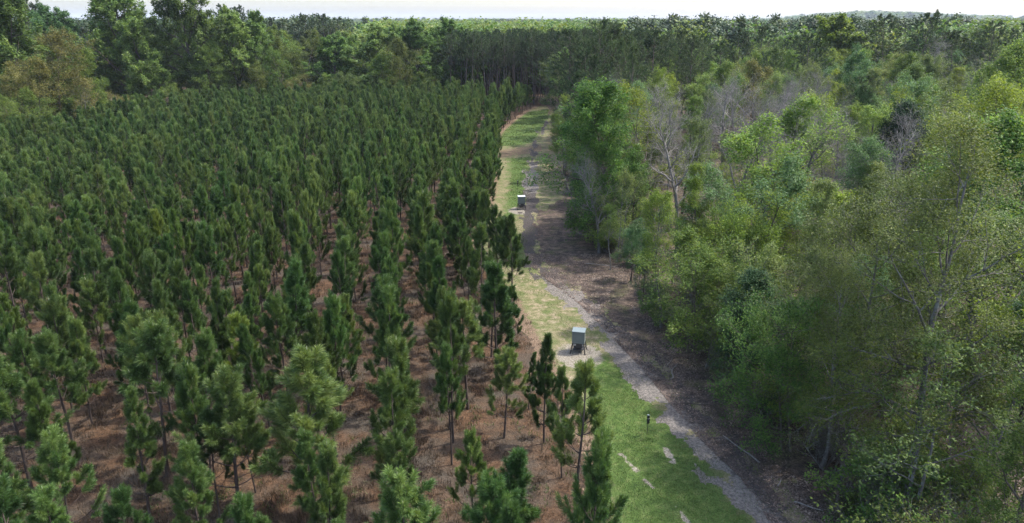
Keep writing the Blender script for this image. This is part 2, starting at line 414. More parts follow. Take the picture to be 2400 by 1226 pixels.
def clearing_material():
    m, n, out = new_mat('patchy_grass')
    g = node(n, 'ShaderNodeNewGeometry'); pos = g.outputs['Position']
    at = lambda k: node(n, 'ShaderNodeAttribute', attribute_name=k).outputs['Fac']
    green, sand, straw = at('green'), at('sand'), at('straw')
    big = noise(n, .5, 4, .6, pos); med = noise(n, 2.2, 5, .65, pos, .3); fine = noise(n, 11, 6, .75, pos, .4)
    tan = ramp(n, med, [(.30, (.085, .098, .040)), (.45, (.155, .145, .075)), (.58, (.225, .19, .12)), (.72, (.33, .28, .21))])
    tan = mixc(n, ramp(n, noise(n, .9, 4, .6, pos), [(.45, (0, 0, 0)), (.62, (.8, .8, .8))]), tan, (.085, .115, .035))
    gr = ramp(n, med, [(.28, (.034, .064, .017)), (.5, (.068, .112, .028)), (.75, (.125, .150, .056))])
    gf = mth(n, 'ADD', green, mth(n, 'MULTIPLY', mth(n, 'SUBTRACT', med, .5), 1.9))
    gf = mth(n, 'ADD', gf, mth(n, 'MULTIPLY', mth(n, 'SUBTRACT', big, .5), 1.2))
    c = mixc(n, ramp(n, gf, [(.38, (0, 0, 0)), (.62, (1, 1, 1))]), tan, gr)
    st = ramp(n, fine, [(.3, (.085, .060, .042)), (.5, (.15, .105, .072)), (.7, (.23, .175, .125))])
    sf = mth(n, 'ADD', straw, mth(n, 'MULTIPLY', mth(n, 'SUBTRACT', med, .5), 1.4))
    c = mixc(n, ramp(n, sf, [(.4, (0, 0, 0)), (.65, (1, 1, 1))]), c, st)
    sn = ramp(n, fine, [(.28, (.13, .115, .092)), (.5, (.22, .198, .160)), (.7, (.33, .30, .25))])
    df = mth(n, 'ADD', sand, mth(n, 'MULTIPLY', mth(n, 'SUBTRACT', med, .5), 1.6))
    c = mixc(n, ramp(n, df, [(.42, (0, 0, 0)), (.80, (1, 1, 1))]), c, sn)
    c = mixc(n, ramp(n, fine, [(.36, (1, 1, 1)), (.56, (0, 0, 0))]), c, mixc(n, 1.0, c, (.5, .5, .48), 'MULTIPLY'))
    b = node(n, 'ShaderNodeBsdfPrincipled'); b.inputs['Roughness'].default_value = .95; b.inputs['Specular IOR Level'].default_value = .1
    n.links.new(c, b.inputs['Base Color'])
    bp = node(n, 'ShaderNodeBump'); bp.inputs['Strength'].default_value = .7; bp.inputs['Distance'].default_value = .06
    n.links.new(fine, bp.inputs['Height']); n.links.new(bp.outputs[0], b.inputs['Normal'])
    n.links.new(b.outputs[0], out.inputs['Surface'])
    return m

def track_material():
    m, n, out = new_mat('grey_track_dirt')
    g = node(n, 'ShaderNodeNewGeometry'); pos = g.outputs['Position']
    mulch = node(n, 'ShaderNodeAttribute', attribute_name='mulch').outputs['Fac']
    med = noise(n, 1.8, 5, .65, pos, .3); fine = noise(n, 7, 6, .75, pos, .6)
    sand = ramp(n, fine, [(.32, (.058, .052, .047)), (.46, (.125, .113, .102)), (.58, (.190, .172, .152)), (.75, (.28, .255, .225))])
    mu = ramp(n, fine, [(.34, (.030, .026, .024)), (.55, (.068, .060, .055)), (.75, (.14, .122, .108))])
    f = mth(n, 'ADD', mulch, mth(n, 'MULTIPLY', mth(n, 'SUBTRACT', med, .5), 1.7))
    c = mixc(n, ramp(n, f, [(.40, (0, 0, 0)), (.66, (1, 1, 1))]), sand, mu)
    b = node(n, 'ShaderNodeBsdfPrincipled'); b.inputs['Roughness'].default_value = .95; b.inputs['Specular IOR Level'].default_value = .1
    n.links.new(c, b.inputs['Base Color'])
    bp = node(n, 'ShaderNodeBump'); bp.inputs['Strength'].default_value = .9; bp.inputs['Distance'].default_value = .1
    n.links.new(fine, bp.inputs['Height']); n.links.new(bp.outputs[0], b.inputs['Normal'])
    n.links.new(b.outputs[0], out.inputs['Surface'])
    return m

build_ground()
rag = lambda x, y, s, a: (fbm(x * 1.3, y * 1.3 / (1 + y * .01), s, 4) - .5) * a
strip_sheet('grassy_clearing', lambda x, y: poly_sd(x, y, STRIP) + rag(x, y, 11, 2.6) + .2, .004, clearing_material(),
            dict(green=lambda x, y: sstep(-.9, .9, green_mask(x, y)), sand=sand_mask,
                 straw=lambda x, y: np.maximum(.9 - .9 * sstep(-.2, 1.1 + .006 * y, x - edge_x(CL, y)), np.maximum((1 - sstep(2, 7, np.abs(y - 114 - 0.8 * x))) * .62 * (x < 5), .5 * sstep(82, 95, y) * sstep(0, 1.5, x - edge_x(TR, y))))))
def mulch_fn(x, y):
    t = (x - edge_x(TL, y)) / np.maximum(edge_x(TR, y) - edge_x(TL, y), .3)
    return np.clip(.25 + .55 * sstep(.25, .8, t) * (y < 48) + .75 * sstep(50, 58, y) * (1 - sstep(80, 90, y)) + .45 * sstep(100, 106, y), 0, 1)
strip_sheet('dirt_track', lambda x, y: poly_sd(x, y, TRACK) + rag(x, y, 23, 3.0) + .05 - .75 * sstep(98, 112, y) * fbm(x * .8, y * .15, 67, 3), .008, track_material(), dict(mulch=mulch_fn))

# ------------------------------------------------------------------ ground cover that nobody could count
def blades(name, x, y, hgt, wid, mats, val, lean=.5, seed=1, z=0.0):
    rng = np.random.default_rng(seed); N = len(x)
    p = np.stack([x, y, np.full(N, z)], -1); az = rng.random(N) * 6.28
    d = np.stack([np.cos(az), np.sin(az), np.zeros(N)], -1); s = np.stack([-d[:, 1], d[:, 0], d[:, 2]], -1)
    ln = (rng.random(N) * lean)[:, None]
    tip = p + d * hgt[:, None] * ln; tip[:, 2] += hgt * np.sqrt(np.clip(1 - ln[:, 0] ** 2, .05, 1))
    V = np.stack([p - s * wid[:, None] * .5, p + s * wid[:, None] * .5, tip], 1).reshape(-1, 3)
    o = link(name, make_mesh(name, [(V, np.arange(N * 3).reshape(N, 3), np.repeat(val, 3), 0, False)], mats))
    return o

GRASS = leaf_mat('grass_blades', (.034, .066, .015), (.072, .118, .030), (.190, .190, .092), .3, 0)
DRYGR = leaf_mat('dry_grass_blades', (.044, .030, .020), (.096, .065, .041), (.185, .138, .090), .2, 0)
LITTER = leaf_mat('fallen_leaves', (.050, .038, .033), (.125, .088, .070), (.290, .225, .175), .1, 0, .3, .5)

def cover():
    rng = np.random.default_rng(5)
    xs, ys, hs = [], [], []
    for p, N, h, w_ in ((GREENS[3], 90000, .085, .016), (GREENS[2], 9000, .10, .05), (GREENS[1], 9000, .11, .07), (GREENS[0], 12000, .14, .12)):
        P = np.array(p); lo = P.min(0) - .7; hi = P.max(0) + .7
        if lo[1] < 20: lo[1] = 20
        x = rng.uniform(lo[0], hi[0], N); y = rng.uniform(lo[1], hi[1], N)
        k = (sstep(-.8, .8, poly_sd(x, y, p)) + (fbm(x * .9, y * .9, 3, 4) - .5) * 2.2 - sand_mask(x, y) * .8) > rng.uniform(.35, 1.25, N)
        xs.append(x[k]); ys.append(y[k]); hs.append(np.stack([rng.uniform(.5, 1.3, k.sum()) * h, np.full(k.sum(), w_)], -1))
    # thin grass over the tan part
    N = 26000; y = rng.uniform(22, 75, N); x = edge_x(CL, y) + rng.random(N) * (edge_x(TR, y) - edge_x(CL, y))
    k = (fbm(x * .8, y * .8, 9, 4) > .52); xs.append(x[k]); ys.append(y[k])
    hs.append(np.stack([rng.uniform(.05, .11, k.sum()), np.full(k.sum(), .022)], -1))
    x = np.concatenate(xs); y = np.concatenate(ys); h = np.concatenate(hs)
    val = np.clip(fbm(x * .7, y * .7, 41, 3) + rng.normal(0, .15, len(x)), 0, 1)
    tag(blades('grass', x, y, h[:, 0], h[:, 1], [GRASS], val, .7, 2), 'short green grass growing in patches along the clearing', 'grass', kind='stuff')
    # dry brown grass and brush between the young pines
    nt_ = 15000; ty = 16.5 + 56 * rng.random(nt_) ** 1.4; xl = -(.80 * (ty * .95 + 6.5)); tx = xl + rng.random(nt_) * (edge_x(CL, ty) + .5 - xl)
    k = fbm(tx * .5, ty * .5, 77, 4) > rng.uniform(.30, .60, nt_); tx = tx[k]; ty = ty[k]
    th_ = rng.uniform(.10, .42, len(tx)) * (.5 + fbm(tx * .25, ty * .25, 13, 2)); tv_ = np.clip(fbm(tx * .4, ty * .4, 21, 3) * 1.1 - .05 + rng.normal(0, .16, len(tx)), 0, 1)
    nb_ = 20; x = (tx[:, None] + rng.normal(0, .13, (len(tx), nb_))).ravel(); y = (ty[:, None] + rng.normal(0, .13, (len(tx), nb_))).ravel()
    h = np.repeat(th_, nb_) * rng.uniform(.5, 1.2, len(x)); val = np.clip(np.repeat(tv_, nb_) + rng.normal(0, .14, len(x)), 0, 1)
    tag(blades('dry_grass', x, y, h, np.full(len(x), .014) + .0004 * y, [DRYGR], val, .95, 3), 'dry brown grass and straw under the young pines', 'dry grass', kind='stuff')
    nt_ = 1500; ty = 17 + 40 * rng.random(nt_) ** 1.3; xl = -(.80 * (ty * .95 + 6.5)); tx = xl + rng.random(nt_) * (edge_x(CL, ty) + .5 - xl)
    k = fbm(tx * .3, ty * .3, 99, 3) > .52; tx = tx[k]; ty = ty[k]; nb_ = 16
    x = (tx[:, None] + rng.normal(0, .16, (len(tx), nb_))).ravel(); y = (ty[:, None] + rng.normal(0, .16, (len(tx), nb_))).ravel()
    tag(blades('low_weeds', x, y, rng.uniform(.06, .28, len(x)), np.full(len(x), .03), [GRASS], np.clip(rng.normal(.35, .2, len(x)), 0, 1), .9, 6), 'low green weeds scattered on the plantation floor', 'weeds', kind='stuff')
    # fallen leaves along and under the right woods
    N = 120000; y = 19 + 42 * rng.random(N) ** 1.3; x0 = edge_x(TR, y) - 1.3; x = x0 + rng.random(N) ** 1.5 * 14
    k = fbm(x * .6, y * .6, 31, 4) > rng.uniform(.3, .66, N); x = x[k]; y = y[k]; n_ = len(x)
    C = np.stack([x, y, .012 + .03 * rng.random(n_)], -1)
    val = np.clip(fbm(x * .8, y * .8, 51, 3) + rng.normal(-.02, .2, n_), 0, 1)
    q = quads(rng, C, rng.uniform(.05, .13, n_) * (1 + y * .006), .6, 1.6, val)
    tag(link('leaf_litter', make_mesh('leaf_litter', [q], [LITTER])), 'fallen brown leaves along the edge of the right woods', 'leaf litter', kind='stuff')
cover()

# ------------------------------------------------------------------ tree prototypes
def young_pine(seed, h=6.5, crown=.64, wide=1.0, dens=1.0, fork=False):
    rng = np.random.default_rng(seed)
    nT = 12
    T = polyline(rng, np.zeros((1, 3)), np.array([[rng.normal(0, .02), rng.normal(0, .02), 1]]), np.array([h * .97]), nT, .02, .02)
    TR_ = (np.linspace(.075, .012, nT) * h / 6.5)[None]
    tubes = [tube(T, TR_, 6)]; need = []; shoots = []; cand = []
    z = 1 - crown; lv = []
    step = .112
    while z < .965:
        lv.append(z + rng.normal(0, .008)); z += step * rng.uniform(.8, 1.2); step *= .93
    allP = []
    for z in lv:
        s = (1 - z) / crown
        nb = rng.integers(4, 6) if s < .75 else rng.integers(2, 5)
        tv = np.clip(z + rng.normal(0, .008, (1, nb)), 0, .98)
        a = 34 + 44 * s
        L = (.32 + 1.30 * s ** .8) * wide
        C, CR_ = spawn(rng, T, TR_, nb, 0, 1, a, a, lambda t, pl: np.full(t.shape, L), 7, .05, .20 + .06 * s, .45, .010, tv)
        allP.append((C, CR_, s))
    for C, CR_, s in allP:
        tubes.append(tube(C, CR_, 4))
        nd = int((300 + 260 * s) * dens)
        need.append(needles_on(rng, C, nd, .27, .015, max(.05, .52 * s ** .6), 1.0, 16, 58, .52 - .16 * s))
        if s > .3:      # side shoots on the larger branches
            D, DR = spawn(rng, C, CR_, 2, .35, .8, 40, 30, lambda t, pl: pl * .42, 4, .06, .26, .5, .006)
            tubes.append(tube(D, DR, 3)); need.append(needles_on(rng, D, int(260 * dens), .25, .015, .3, 1.0, 16, 56, .5 - .1 * s))
        tipd = nrm(C[:, -1] - C[:, -2]); k = rng.random(len(C)) < .6
        if k.any():
            st = C[k, -1]; dd = nrm(tipd[k] * .4 + np.array([0, 0, 1]))
            Q = polyline(rng, st, dd, rng.uniform(.06, .16, k.sum()), 3, .02, 0)
            cand.append(tube(Q, np.tile([.012, .011, .004], (k.sum(), 1)), 4, .9, 1))
    need.append(needles_on(rng, T, int(800 * dens), .26, .015, .86, 1.0, 14, 52, .62))
    tip = T[:, -1]
    Q = polyline(rng, np.repeat(tip, 3, 0) + rng.normal(0, .02, (3, 3)), np.array([[.0, 0, 1], [.3, .1, 1], [-.2, .2, 1]]), np.array([.24, .14, .12]), 3, .02, 0)
    cand.append(tube(Q, np.tile([.014, .012, .004], (3, 1)), 4, .9, 1))
    # dead lower stubs
    D, DR = spawn(rng, T, TR_, 9, .12, 1 - crown + .05, 70, 80, lambda t, pl: .25 + .6 * t, 4, .10, -.02, .3, .007)
    tubes.append(tube(D, DR, 3))
    return [('trunk', make_mesh('young_pine_trunk', tubes, [PINE_BARK])), ('crown', make_mesh('young_pine_crown', need + cand, [LM['needle'], SHOOT]))], h

def hardwood(seed, h=14, tr=.16, cb=.3, n1=16, L1=3.2, n2=6, n3=5, k=42, sig=.20, size=.17, a=(70, 28), prof=None, up=.05, drop=0., bark=None, leaf='fresh', stems=1, wig=.09, upb=.7, aspect=.6, l2=.5, l3=.5):
    rng = np.random.default_rng(seed)
    n = 10
    prof = prof or (lambda t: .55 + .75 * np.sin(np.pi * np.clip(.18 + t * .72, 0, 1)) - .25 * t)
    st = rng.normal(0, .25 if stems > 1 else 0, (stems, 3)); st[:, 2] = -.1
    dr = rng.normal(0, .05 if stems == 1 else .13, (stems, 3)); dr[:, 2] = 1
    T = polyline(rng, st, dr, np.full(stems, h * .93) * (1 if stems == 1 else rng.uniform(.8, 1, stems)), n, .06, .03)
    TRR = np.tile(tr * (np.linspace(1, .12, n) ** .9), (stems, 1)) / math.sqrt(stems); TRR[:, 0] *= 1.35
    L1f = lambda t, pl: L1 * prof(t)
    A, AR = spawn(rng, T, TRR, max(4, n1 // stems), cb, .985, a[0], a[1], L1f, 7, wig, up, .62, .02)
    B_, BR = spawn(rng, A, AR, n2, .22, .98, 55, 34, lambda t, pl: pl * l2 * (1.15 - .5 * t), 5, wig * 1.3, up * .6, .6, .009)
    C, CRR = spawn(rng, B_, BR, n3, .15, 1., 55, 32, lambda t, pl: pl * l3 * (1.15 - .4 * t), 4, wig * 1.4, up * .3, .6, .005)
    tr_m = make_mesh('hardwood_trunk', [tube(T, TRR, 8), tube(A, AR, 5), tube(B_, BR, 4), tube(C, CRR, 3)], [bark or BROWN_BARK])
    parts = [('trunk', tr_m)]
    if k:
        lf = [leaves_on(rng, C, k, sig, size, aspect, upb, .15, drop)]
        parts.append(('crown', make_mesh('hardwood_crown', lf, [LM[leaf]])))
    return parts, h

def bare_tree(seed, h, tr, cb, n1, L1, n2, n3, n4, bark, a=(70, 25)):
    rng = np.random.default_rng(seed); n = 10
    d0 = np.array([[rng.normal(0, .05), rng.normal(0, .05), 1]])
    T = polyline(rng, np.array([[0, 0, -.1]]), d0, np.array([h * .85]), n, .09, .03)
    TRR = (tr * np.linspace(1, .15, n) ** .9)[None]
    A, AR = spawn(rng, T, TRR, n1, cb, .98, a[0], a[1], lambda t, pl: L1 * (1.2 - .65 * t), 8, .17, .05, .65, .02)
    B_, BR = spawn(rng, A, AR, n2, .2, .98, 55, 35, lambda t, pl: pl * .5, 6, .16, .05, .6, .011)
    C, CRR = spawn(rng, B_, BR, n3, .15, 1, 55, 32, lambda t, pl: pl * .5, 5, .16, .03, .6, .008)
    D, DR = spawn(rng, C, CRR, n4, .15, 1, 50, 30, lambda t, pl: pl * .55, 4, .15, .02, .7, .006)
    return [('trunk', make_mesh('bare_trunk', [tube(T, TRR, 8)], [bark])),
            ('limbs', make_mesh('bare_limbs', [tube(A, AR, 5), tube(B_, BR, 4)], [bark])),
            ('twigs', make_mesh('bare_twigs', [tube(C, CRR, 3), tube(D, DR, 3)], [bark]))], h

def mature_pine(seed, h=20, tr=.2, cb=.45, n1=38, L1=3.4, k=60, n2=7):
    rng = np.random.default_rng(seed); n = 12
    T = polyline(rng, np.array([[0, 0, -.1]]), np.array([[rng.normal(0, .02), rng.normal(0, .02), 1]]), np.array([h * .97]), n, .018, .02)
    TRR = (tr * np.linspace(1, .1, n) ** .85)[None]
    A, AR = spawn(rng, T, TRR, n1, cb, .985, 82, 42, lambda t, pl: L1 * (.55 + .75 * np.sin(np.pi * np.clip(.25 + .7 * t, 0, 1))) * (1.05 - .5 * t ** 2), 6, .09, .07, .4, .02)
    B_, BR = spawn(rng, A, AR, n2, .3, 1., 48, 30, lambda t, pl: pl * .34 + .15, 4, .1, .10, .6, .009)
    # clumped tufts at the ends of the side branches
    keep = rng.random(len(B_)) > .12
    ends = B_[keep]
    nd = [needles_on(rng, ends, k, .30, .065, .35, 1.0, 25, 85, .5)]
    ds, dsr = spawn(rng, T, TRR, 14, .12, cb, 85, 90, lambda t, pl: .4 + 1.0 * t, 4, .1, -.02, .2, .014)
    return [('trunk', make_mesh('mature_pine_trunk', [tube(T, TRR, 8), tube(A, AR, 4), tube(B_, BR, 3), tube(ds, dsr, 3)], [TALL_PINE_BARK])),
            ('crown', make_mesh('mature_pine_crown', nd, [LM['pine']]))], h

def shrub(seed, h=2.5, stems=9, leaf='airy', k=10, size=.09, bark=None):
    rng = np.random.default_rng(seed)
    st = rng.normal(0, .18, (stems, 3)); st[:, 2] = -.05
    d = rng.normal(0, .38, (stems, 3)); d[:, 2] = 1
    T = polyline(rng, st, d, rng.uniform(.6, 1.05, stems) * h, 7, .10, .02)
    TRR = np.tile(np.linspace(.022, .006, 7), (stems, 1))
    A, AR = spawn(rng, T, TRR, 7, .25, .98, 50, 30, lambda t, pl: pl * .38, 5, .13, .05, .7, .006)
    B_, BR = spawn(rng, A, AR, 5, .15, 1, 50, 32, lambda t, pl: pl * .5, 4, .14, .03, .7, .0045)
    parts = [('stems', make_mesh('shrub_stems', [tube(T, TRR, 4), tube(A, AR, 3), tube(B_, BR, 3)], [bark or GREY_BARK]))]
    if k: parts.append(('crown', make_mesh('shrub_crown', [leaves_on(rng, B_, k, .08, size, .6, .6, .1, .25)], [LM[leaf]])))
    return parts, h

YP = [young_pine(10, 6.5, .76), young_pine(11, 6.5, .70, 1.1), young_pine(12, 6.5, .80, .92, 1.1), young_pine(13, 6.5, .66, 1.1), young_pine(14, 6.5, .82, .8), young_pine(15, 6.5, .74, 1.0, .85), young_pine(16, 6.5, .78, 1.15, 1.05), young_pine(17, 6.5, .62, .85, .8)]
HW = [hardwood(30, 14), hardwood(31, 14, n1=14, L1=3.6, cb=.25, k=34), hardwood(32, 14, L1=2.8, cb=.35, n1=18, k=34, stems=2)]
AIRY = [hardwood(40, 12, .13, .3, 14, 3.0, 6, 5, 17, .15, .16, bark=GREY_BARK, leaf='airy', wig=.13, drop=.1), hardwood(41, 12, .14, .25, 15, 3.3, 6, 5, 16, .15, .16, bark=GREY_BARK, leaf='airy', wig=.14, stems=2, drop=.1)]
LOW = [hardwood(50, 8, .08, .12, 18, 2.6, 6, 5, 44, .15, .11, a=(75, 30), leaf='fresh', stems=3), hardwood(51, 8, .09, .15, 18, 2.8, 6, 5, 40, .16, .11, a=(78, 30), leaf='yellow', stems=2)]
OLV = [hardwood(60, 15, .15, .2, 20, 3.4, 6, 6, 44, .20, .09, bark=GREY_BARK, leaf='olive', wig=.10), hardwood(61, 11, .12, .2, 18, 2.8, 6, 5, 44, .17, .09, bark=GREY_BARK, leaf='olive')]
SLIM = [hardwood(55, 15, .14, .38, 18, 2.1, 5, 5, 34, .15, .115, a=(58, 24), up=.10, bark=GREY_BARK, leaf='airy', wig=.11), hardwood(56, 15, .13, .45, 15, 2.3, 5, 5, 28, .15, .115, a=(54, 24), up=.12, bark=GREY_BARK, leaf='airy', wig=.12, drop=.12),
        hardwood(57, 15, .15, .18, 20, 2.0, 5, 5, 38, .15, .115, a=(60, 26), up=.10, bark=BROWN_BARK, leaf='airy', wig=.11), hardwood(58, 15, .12, .42, 16, 1.9, 5, 5, 38, .14, .115, a=(52, 22), up=.12, bark=GREY_BARK, leaf='airy', stems=2)]
TALLT = [hardwood(33, 14, .18, .10, 26, 3.3, 6, 5, 48, .2, .17, a=(78, 26), leaf='fresh')]
EVG = [hardwood(70, 13, .17, .1, 22, 3.0, 7, 5, 48, .22, .16, leaf='dark', a=(75, 25))]
GIANT = [hardwood(80, 24, .42, .12, 24, 7.5, 7, 5, 60, .28, .42, leaf='oak', a=(75, 22), wig=.12, upb=1.1, l2=.42, l3=.36), hardwood(81, 24, .4, .12, 22, 8.0, 7, 5, 60, .30, .42, leaf='oak', a=(78, 20), wig=.12, upb=1.1, l2=.42, l3=.36), hardwood(82, 20, .32, .10, 24, 6.0, 7, 5, 56, .27, .40, leaf='oak', a=(75, 20), upb=1.1, l2=.42, l3=.38)]
BARE = [bare_tree(90, 15, .22, .3, 12, 4.4, 6, 6, 5, PALE_BARK), bare_tree(91, 15, .2, .4, 12, 3.2, 6, 6, 5, PALE_BARK, (50, 20)), bare_tree(92, 9, .10, .25, 9, 2.4, 5, 5, 4, PALE_BARK)]
MP = [mature_pine(100, cb=.36, L1=3.8, k=72), mature_pine(101, cb=.3, L1=4.1, k=72), mature_pine(102, cb=.46, L1=3.3, n1=34, k=72)]
SP = [mature_pine(110, 20, .15, .58, 24, 2.3, 50, 6), mature_pine(111, 20, .14, .64, 20, 2.1, 50, 6), mature_pine(112, 20, .15, .55, 24, 2.2, 50, 6)]
SHR = [shrub(120, 2.6, 10, 'airy', 6), shrub(121, 2.2, 12, 'fresh', 16), shrub(122, 3.0, 9, 'rust', 4), shrub(123, 2.4, 11, 'olive', 9)]
BRUSH = [shrub(124, 1.6, 12, 'rust', 0)]

rnd = random.Random(4)
# ------------------------------------------------------------------ named trees
HEROES = [
    ('olive', 17.3, 26.0, 16.3, 'large near hardwood with olive brown leaves at the right edge'),
    ('olive', 16.8, 30.0, 12.9, 'olive leafed hardwood left of the large near one, beside the shaded woods'),
    ('olive', 14.7, 28.5, 9.8, 'small olive hardwood with thin grey trunk at the woods edge near the track'),
    ('fresh', 13.5, 30.0, 8.0, 'short dark green hardwood with two thin trunks beside the grey track'),
    ('fresh', 11.8, 41.0, 8.2, 'bushy bright green tree at the woods edge right of the near feeder'),
    ('yellow', 15.2, 44.0, 8.3, 'yellow green bushy tree behind the bright green one near the feeder'),
    ('yellow', 19.8, 46.0, 9.8, 'broad yellow green hardwood in the middle of the right woods'),
    ('airy', 17.8, 37.0, 8.7, 'thinly leaved hardwood with pale bare limbs above the dark undergrowth'),
    ('airy', 20.5, 34.0, 8.7, 'thin green hardwood between the two olive trees'),
    ('tall', 9.4, 66.0, 15.2, 'tall fresh green hardwood standing alone at the clearing edge'),
    ('bare', 15.3, 62.0, 14.7, 'bare grey tree with big crooked limbs behind the bright green bushes'),
    ('bare', 26.1, 86.0, 14.6, 'bare silvery tree, farther left of the two tall bare trees'),
    ('bare', 28.1, 80.0, 14.4, 'bare grey tree, right one of the two tall bare trees'),
    ('yellow', 20.5, 96.0, 12.1, 'yellow green tree behind the tall fresh green hardwood'),
    ('evergreen', 34.7, 62.0, 13.2, 'dark evergreen broadleaf with dense crown in the right woods'),
    ('leanpine', 47.3, 100.0, 13.7, 'dark pine leaning to the right above the pale hardwoods'),
    ('yellow', 34.2, 76.0, 12.2, 'yellow leaved tree below the leaning dark pine'),
    ('fresh', 51.6, 108.0, 16.0, 'large blue green hardwood behind the leaning dark pine'),
    ('fresh', 56.5, 85.0, 16.8, 'large fresh green hardwood at the upper right edge'),
    ('yellow', 42.7, 60.0, 14.7, 'bright yellow green tree at the right edge'),
    ('fresh', 47.7, 75.0, 14.7, 'green hardwood in the upper right beside the bright yellow one'),
    ('airy', 52.4, 88.0, 12.7, 'pale thin hardwood below the skyline pines'),
    ('bare', 29.4, 52.0, 11.4, 'bare tree with forked pale trunk in front of the dark evergreen'),
    ('bare', 82.6, 140.0, 18.2, 'bare dead tree between the skyline pines'),
    ('pine', 77.1, 150.0, 21.1, 'dark pine on the right skyline, leftmost of its row'),
    ('pine', 82.8, 148.0, 21.8, 'tallest dark pine on the right skyline'),
    ('pine', 88.4, 145.0, 18.4, 'dark pine on the right skyline beside the dead tree'),
    ('pine', 98.1, 150.0, 19.7, 'dark pine on the right skyline, second from the frame edge'),
    ('pine', 96.6, 140.0, 20.0, 'dark pine on the right skyline at the frame edge'),
    ('oak', 78.0, 185.0, 20.0, 'bright yellow green oak with a broad dome crown on the skyline'),
    ('pine', 9.5, 116.0, 18.5, 'tall mature pine at the far bend of the clearing, leftmost of its clump'),
    ('pine', 14.0, 118.0, 20.3, 'tallest mature pine beside the far end of the clearing'),
    ('pine', 19.1, 122.0, 19.8, 'mature pine just right of the tallest one by the clearing'),
    ('pine', 24.2, 126.0, 18.4, 'mature pine behind the tall fresh green hardwood'),
    ('pine', 11.5, 112.0, 16.4, 'mature pine in front of the tallest one by the clearing'),
    ('pine', 33.9, 150.0, 18.5, 'dark mature pine in the middle distance, right of the big clump'),
    ('pine', 36.7, 140.0, 17.5, 'dark mature pine behind the two tall bare trees'),
    ('pine', 45.7, 150.0, 18.1, 'dark mature pine behind the left bare tree'),
    ('pine', 57.1, 170.0, 19.1, 'dark mature pine left of the yellow green oak'),
    ('pine', 56.7, 150.0, 16.9, 'dark mature pine in front of the yellow green oak'),
    ('fresh', 45.7, 130.0, 14.4, 'rounded green hardwood below the mid distance pines'),
    ('olive', 38.5, 115.0, 14.4, 'brownish tree in front of the mid distance pines'),
    ('giant', -87.5, 166.0, 25.9, 'giant spreading hardwood with dark limbs in the left belt'),
    ('giant', -73.0, 168.0, 26.7, 'giant rounded hardwood, tallest of the left belt'),
    ('giant', -85.4, 128.0, 23.6, 'giant hardwood in the upper left corner'),
    ('giant', -101.0, 165.0, 21.1, 'blue green hardwood behind the brown ones at upper left'),
    ('olive', -76.3, 121.0, 17.8, 'brown leafed hardwood at the left edge of the belt'),
    ('olive', -77.6, 116.0, 15.0, 'rusty brown leafed hardwood in the corner by the young pines'),
    ('fresh', -72.3, 124.0, 14.8, 'narrow bright green tree at the foot of the giant hardwoods'),
    ('airy', -72.6, 119.0, 12.9, 'tan sparse tree in front of the brown leafed hardwoods'),
    ('fresh', -72.7, 106.0, 10.9, 'small bright green tree among the left young pines'),
    ('giant', -64.3, 170.0, 20.6, 'rounded hardwood right of the tallest one in the left belt'),
    ('giant', -59.0, 176.0, 20.0, 'mid green hardwood in front of the dark skyline pines'),
    ('olive', -51.6, 178.0, 18.4, 'olive hardwood in the middle of the left belt'),
    ('giant', -43.5, 178.0, 15.5, 'low rounded hardwood in the middle of the left belt'),
    ('giant', -35.9, 182.0, 17.4, 'bright green hardwood toward the right end of the left belt'),
    ('olive', -27.6, 176.0, 16.8, 'grey green hardwood toward the right end of the left belt'),
    ('giant', -23.2, 186.0, 18.4, 'large hardwood near the right end of the left belt'),
    ('giant', -16.7, 192.0, 18.9, 'last hardwood of the left belt, beside the tall pine stand'),
    ('giant', -79.2, 160.0, 19.3, 'hardwood between the two giants of the left belt'),
    ('fresh', -68.4, 163.0, 14.8, 'lower green hardwood in front of the tallest one of the left belt'),
    ('fresh', -53.6, 170.0, 13.6, 'lower bright green hardwood in the middle of the left belt'),
    ('olive', -59.6, 167.0, 12.8, 'tan green low hardwood in the left belt'),
    ('fresh', -31.2, 172.0, 12.6, 'lower hardwood in front of the bright green one at the belt end'),
    ('pine', -124.1, 190.0, 25.8, 'dark pine showing behind the giant in the upper left corner'),
    ('pine', -123.1, 195.0, 24.2, 'dark pine in the gap between the upper left giants'),
    ('pine', -89.1, 230.0, 24.6, 'dark pine on the left skyline, first right of the giants'),
    ('pine', -86.3, 235.0, 24.6, 'dark pine on the left skyline, second right of the giants'),
    ('pine', -80.0, 232.0, 22.7, 'dark pine on the left skyline, third right of the giants'),
    ('pine', -77.4, 240.0, 20.9, 'shorter dark pine on the left skyline before the gap'),
    ('pine', -64.5, 236.0, 22.3, 'dark pine on the left skyline just right of the gap'),
    ('pine', -60.7, 240.0, 22.5, 'dark pine on the left skyline, second right of the gap'),
    ('pine', -56.2, 238.0, 21.0, 'dark pine on the left skyline, last before the bright woods'),
]

